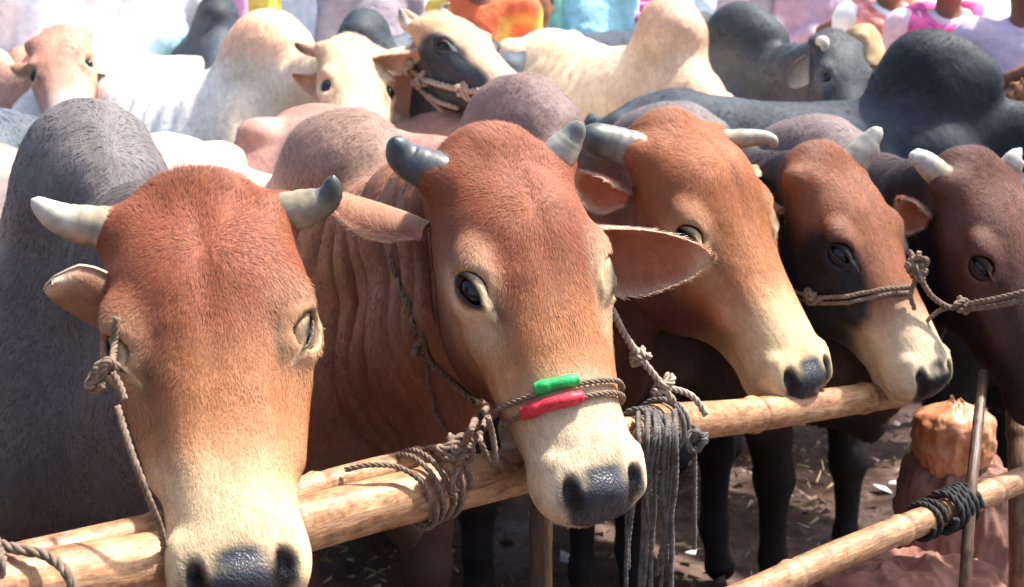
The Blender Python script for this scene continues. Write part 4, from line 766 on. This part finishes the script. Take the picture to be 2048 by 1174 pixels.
q = at(1850, 1130, 2.95); sack('jute_sack', 'full reddish jute sack slumped low at the bottom edge', (q[0], 3.0, .22), (.22, .20, .30), plain('reddish_jute', (.26, .11, .075), rough=.8, var=.3, scale=10, bump=.004, bscale=60), 5)
# ------------------------------------------------------------------ people standing behind the herd
M_SKIN = M_COAT
def person(label, px, Y, shirt, legs, facing=-90, h=1.78, arms='down', skin=(.24, .11, .065), hair=(.012, .010, .010), seed=0, scarf=None, lean=0, sit=0, shirt2=None):
    W = np.array([at(px, 100, Y)[0], Y, 0.]); an = math.radians(facing); f = np.array([math.cos(an), math.sin(an), 0]); sd = np.array([-f[1], f[0], 0]); k = h/1.70; RB = np.stack([f, sd, np.array([0, 0, 1.])], 1)
    def B(a, b, c): return W+(f*(a+lean*max(0, c-.9))+sd*b+np.array([0, 0, c-sit*(c > .4)]))*k
    A = {'down': lambda s: [(0, s*.19, 1.38), (-.02, s*.235, 1.10), (.05, s*.24, .86)], 'bent': lambda s: [(0, s*.19, 1.38), (-.03, s*.25, 1.11), (.20, s*.10, 1.16)], 'fold': lambda s: [(0, s*.19, 1.38), (.02, s*.26, 1.12), (.20, s*.0, 1.22-.05*s)],
         'out': lambda s: [(0, s*.19, 1.38), (.08, s*.30, 1.16), (.28, s*.26, 1.02)], 'phone': lambda s: [(0, s*.19, 1.38), (.05, s*.24, 1.13), (.22, s*.08, 1.33)]}[arms]
    F = Field(W+np.array([-.5, -.5, -.02])*k, W+np.array([.5, .5, 1.80])*k, .013)
    F.ell(B(.015, 0, 1.605), np.array([.095, .076, .115])*k, RB, .02); F.ell(B(.045, 0, 1.55), np.array([.055, .055, .07])*k, RB, .03); F.ell(B(.108, 0, 1.585), np.array([.016, .012, .022])*k, RB, .012)   # skull, jaw, nose
    F.cone(B(-.01, 0, 1.50), B(-.01, 0, 1.38), .052*k, .062*k, .03)
    for s in (-1, 1): F.ell(B(.0, s*.078, 1.59), np.array([.02, .012, .03])*k, RB, .01)
    F.ell(B(0, 0, 1.27), np.array([.10, .165, .15])*k, RB, .05); F.ell(B(0, 0, 1.08), np.array([.095, .135, .15])*k, RB, .05); F.ell(B(-.01, 0, .93), np.array([.105, .155, .11])*k, RB, .05)
    for s in (-1, 1):
        a = [B(*q) for q in A(s)]; F.cone(B(0, s*.10, 1.38), a[0], .06*k, .058*k, .04); F.chain(a, np.array([.052, .040, .027])*k, .02); d = unit(a[2]-a[1]); u = unit(np.cross(d, f+.01)); 
        F.ell(a[2]+d*.045, np.array([.05, .036, .018])*k, np.stack([d, u, np.cross(d, u)], 1), .015)
        for m in range(4): o = a[2]+d*.085*k+u*(m-1.5)*.019*k; F.cone(o, o+d*(.055-.008*abs(m-1.2))*k+f*.012, .010*k, .008*k, .008)
        F.cone(a[2]+d*.03*k+u*.028*k, a[2]+d*.075*k+u*.055*k, .012*k, .009*k, .008)
        F.chain([B(-.01, s*.09, .90), B(.01, s*.10, .48), B(-.02, s*.10, .10)], np.array([.085, .055, .038])*k, .03); F.chain([B(-.04, s*.10, .05), B(.14, s*.115, .03)], np.array([.042, .034])*k, .03)
    V, Q = F.mesh(); V = relax(V, Q, 1); N = vnormals(V, Q); q = (V-W) @ RB/k; C = np.tile(np.array(skin), (len(V), 1)); fl = V*.6
    lips = np.exp(-((q[:, 2]-1.538)/.008)**2-(q[:, 1]/.024)**2)*(q[:, 0] > .06); C = lerp(C, np.array([.20, .06, .05]), lips[:, None]); eyes = np.exp(-((q[:, 2]-1.615)/.008)**2-((np.abs(q[:, 1])-.032)/.014)**2)*(q[:, 0] > .05); C = lerp(C, np.array([.02, .015, .015]), eyes[:, None])
    root = empty('person', (W[0], W[1], 0), label, 'person', 'people standing behind the cattle'); make('body', V, Q, M_SKIN, root, {'coat': C, 'wet': np.zeros(len(V)), 'flow': fl})
    # hair
    Fh = Field(B(0, 0, 1.62)-.17, B(0, 0, 1.62)+.17, .012); Fh.ell(B(-.008, 0, 1.635), np.array([.103, .088, .105])*k, RB, .01); Fh.ell(B(.085, 0, 1.575), np.array([.075, .10, .075])*k, RB, .02, carve=True); Fh.ell(B(.0, 0, 1.48), np.array([.13, .12, .08])*k, RB, .02, carve=True)
    Vh, Qh = Fh.mesh(); 
    if len(Vh): make('hair', Vh, Qh, MH, root)
    # garments
    def cloth(nm, fn, lo, hi, col, amp=.010, sc=7, col2=None, hh=.013):
        G = Field(lo, hi, hh); fn(G); Vc, Qc = G.mesh(); Vc = relax(Vc, Qc, 1); Nc = vnormals(Vc, Qc); fo = fbm(Vc*np.array([sc, sc, sc*.55])+seed*3, 2, seed+2); Vc = Vc+Nc*(amp*fo+amp*.7*np.abs(fbm(Vc*sc*1.9, 2, seed+5)))[:, None]
        cc = np.tile(np.array(col, float), (len(Vc), 1))
        if col2 is not None: cc = lerp(cc, np.array(col2, float)[None], sstep(-.1, .15, fbm(Vc*5, 2, seed+8))[:, None])
        make(nm, Vc, Qc, M_CLOTH, root, {'coat': cc})
    def sh(G):
        G.ell(B(0, 0, 1.27), np.array([.125, .19, .165])*k, RB, .05); G.cone(B(0, 0, 1.15), B(0, 0, .78), .155*k, .175*k, .06, lat=f, flat=.75); G.cone(B(-.01, 0, 1.40), B(0, 0, 1.2), .085*k, .16*k, .04)
        for s in (-1, 1): a = [B(*q) for q in A(s)]; G.cone(B(0, s*.09, 1.36), a[0], .075*k, .078*k, .04); G.chain([a[0], a[1], lerp(a[1], a[2], .62 if seed % 2 else .1)], np.array([.074, .060, .052])*k, .03)
        G.ell(B(.03, 0, 1.46), np.array([.07, .062, .06])*k, RB, .02, carve=True)
    cloth('shirt', sh, W+np.array([-.45, -.45, .5])*k, W+np.array([.45, .45, 1.6])*k, shirt, col2=shirt2)
    def tr(G):
        for s in (-1, 1): G.chain([B(-.01, s*.085, .92), B(.01, s*.10, .5), B(-.01, s*.10, .10)], np.array([.115, .09, .075])*k, .04)
    cloth('trousers', tr, W+np.array([-.35, -.35, .02])*k, W+np.array([.35, .35, 1.1])*k, legs)
    if scarf is not None:
        ge = []
        for m, (r, dz, dx, R_) in enumerate(((.042, 0, .02, .17), (.044, -.06, .045, .185), (.034, .035, .0, .13), (.040, -.12, .06, .16))):
            t = np.linspace(-2.9, 2.9, 40) if m < 3 else np.linspace(-1.3, 1.3, 24); P = np.array([B(-.02+R_*math.cos(a)+dx, (R_-.01)*math.sin(a)*1.05, 1.42+dz-.10*max(0, math.cos(a))) for a in t]); ge.append(tube(P, r*k*(1+.3*vnoise(np.c_[t*2.3+m*4, t*0, t*0])), 12))
        for s in (-1, 1): P = np.array([B(.19+.02*math.sin(t*3+s), s*(.10-.03*t), 1.34-.34*t) for t in np.linspace(0, 1, 24)]); ge.append(tube(P, .045*k*(1+.3*vnoise(np.c_[np.linspace(0, 5, 24)+s, np.zeros(24), np.zeros(24)])), 12, sx=.5))
        Vs, Qs = join(ge); make('scarf', Vs, Qs, plain('scarf_cloth', scarf, rough=.8, var=.3, scale=20, bump=.003, bscale=40, col2=tuple(min(.9, c*1.6+.12) for c in scarf)), root)
    return root
MH = plain('black_hair', (.012, .010, .010), rough=.45)
def cloth_mat():
    m, n, l, b = newmat('woven_cloth'); a = n.new('ShaderNodeAttribute'); a.attribute_name = 'coat'; tc = n.new('ShaderNodeTexCoord'); t = n.new('ShaderNodeTexNoise'); t.inputs['Scale'].default_value = 22; t.inputs['Detail'].default_value = 5; l.new(tc.outputs['Object'], t.inputs['Vector'])
    r = n.new('ShaderNodeMapRange'); r.inputs[1].default_value = .3; r.inputs[2].default_value = .7; r.inputs[3].default_value = .85; r.inputs[4].default_value = 1.1; l.new(t.outputs[0], r.inputs[0]); v = n.new('ShaderNodeVectorMath'); v.operation = 'SCALE'; l.new(a.outputs['Color'], v.inputs[0]); l.new(r.outputs[0], v.inputs['Scale']); l.new(v.outputs[0], b.inputs['Base Color'])
    b.inputs['Roughness'].default_value = .85; bp = n.new('ShaderNodeBump'); bp.inputs['Distance'].default_value = .01; l.new(t.outputs[0], bp.inputs['Height']); l.new(bp.outputs[0], b.inputs['Normal']); return m
M_CLOTH = cloth_mat()
person('person in a pale pink shirt with a magenta scarf, forearms raised, right of centre hump', 1893, 7.0, (.72, .52, .60), (.2, .15, .2), arms='bent', scarf=(.50, .03, .20), seed=1, h=1.66)
person('person at the right edge in a pale mauve shirt reaching a bare brown arm down', 2045, 6.3, (.62, .5, .62), (.12, .03, .10), arms='fold', facing=-95, seed=2, h=1.64)
person('person in a white shirt with a coral pink collar cloth beside the magenta scarf', 1775, 7.6, (.80, .82, .84), (.5, .5, .5), arms='down', scarf=(.62, .16, .14), facing=-80, seed=4, h=1.68)
person('person in a white shirt whose plum sleeve bends above the grey ear', 1665, 8.0, (.84, .85, .88), (.25, .2, .25), arms='fold', facing=-100, seed=5, shirt2=(.60, .40, .52))
person('person in a pale mauve tunic bending over the slate hump', 1495, 8.3, (.62, .52, .60), (.3, .3, .35), lean=.3, facing=-60, seed=6)
person('person in plain white behind the mauve tunic', 1420, 9.2, (.84, .86, .88), (.6, .6, .6), seed=7)
person('person in a light blue shirt with a pink shoulder over the cream back', 1280, 9.0, (.35, .62, .74), (.08, .2, .3), seed=8, shirt2=(.5, .7, .8), scarf=(.55, .08, .25))
person('person in dark navy clothes between the blue shirt and white tunic', 1350, 9.8, (.05, .10, .18), (.04, .05, .09), seed=9)
person('person in dark maroon stripes behind the long cream back', 1225, 9.6, (.16, .05, .08), (.05, .02, .05), seed=10)
person('person in a bright aqua shirt behind the long cream back', 1172, 8.8, (.38, .72, .80), (.3, .4, .5), seed=11)
person('short person in a grey white shirt, chin showing at the top edge', 1075, 7.9, (.62, .64, .66), (.2, .2, .2), h=1.50, seed=12)
person('person in a teal and white striped shirt beside the orange garment', 1022, 8.6, (.22, .50, .42), (.5, .55, .55), facing=-70, seed=13, shirt2=(.7, .75, .75))
person('person in a vivid orange red garment behind the haltered head', 968, 7.6, (.68, .14, .05), (.5, .08, .05), facing=-100, seed=14, shirt2=(.72, .5, .10), h=1.72)
person('person in a grey mauve robe behind the small blue grey back', 745, 8.2, (.32, .27, .31), (.2, .18, .22), facing=-60, seed=15)
person('person in white cloth patched with purple far above the cream head', 640, 9.9, (.80, .80, .82), (.3, .3, .3), seed=16, shirt2=(.34, .2, .34))
person('person in a yellow shirt above the peach hump', 565, 9.8, (.78, .66, .05), (.7, .7, .6), seed=17)
person('second yellow shirted person, left of the peach hump', 462, 9.2, (.80, .70, .12), (.6, .6, .6), facing=-110, seed=18)
person('person in a soft pink top stooping beyond the white back', 400, 8.8, (.75, .35, .58), (.4, .45, .55), lean=.35, seed=19)
person('person in a white shirt with sky blue folds beyond the white back', 300, 7.9, (.80, .84, .86), (.6, .65, .7), facing=-60, seed=20, shirt2=(.45, .72, .80))
person('person in a grey brown robe standing above the pink cow', 197, 8.3, (.30, .25, .27), (.2, .17, .2), seed=21)
person('person in white at the far left of the crowd', 60, 9.4, (.84, .86, .88), (.6, .65, .7), facing=-70, seed=22)

person('person in a plain bright white shirt just above the far left cow head', 108, 7.7, (.86, .87, .9), (.6, .65, .7), facing=-75, seed=23)
person('person in a clean white shirt left of the small blue grey back', 672, 8.4, (.86, .87, .9), (.6, .65, .7), facing=-100, seed=24)
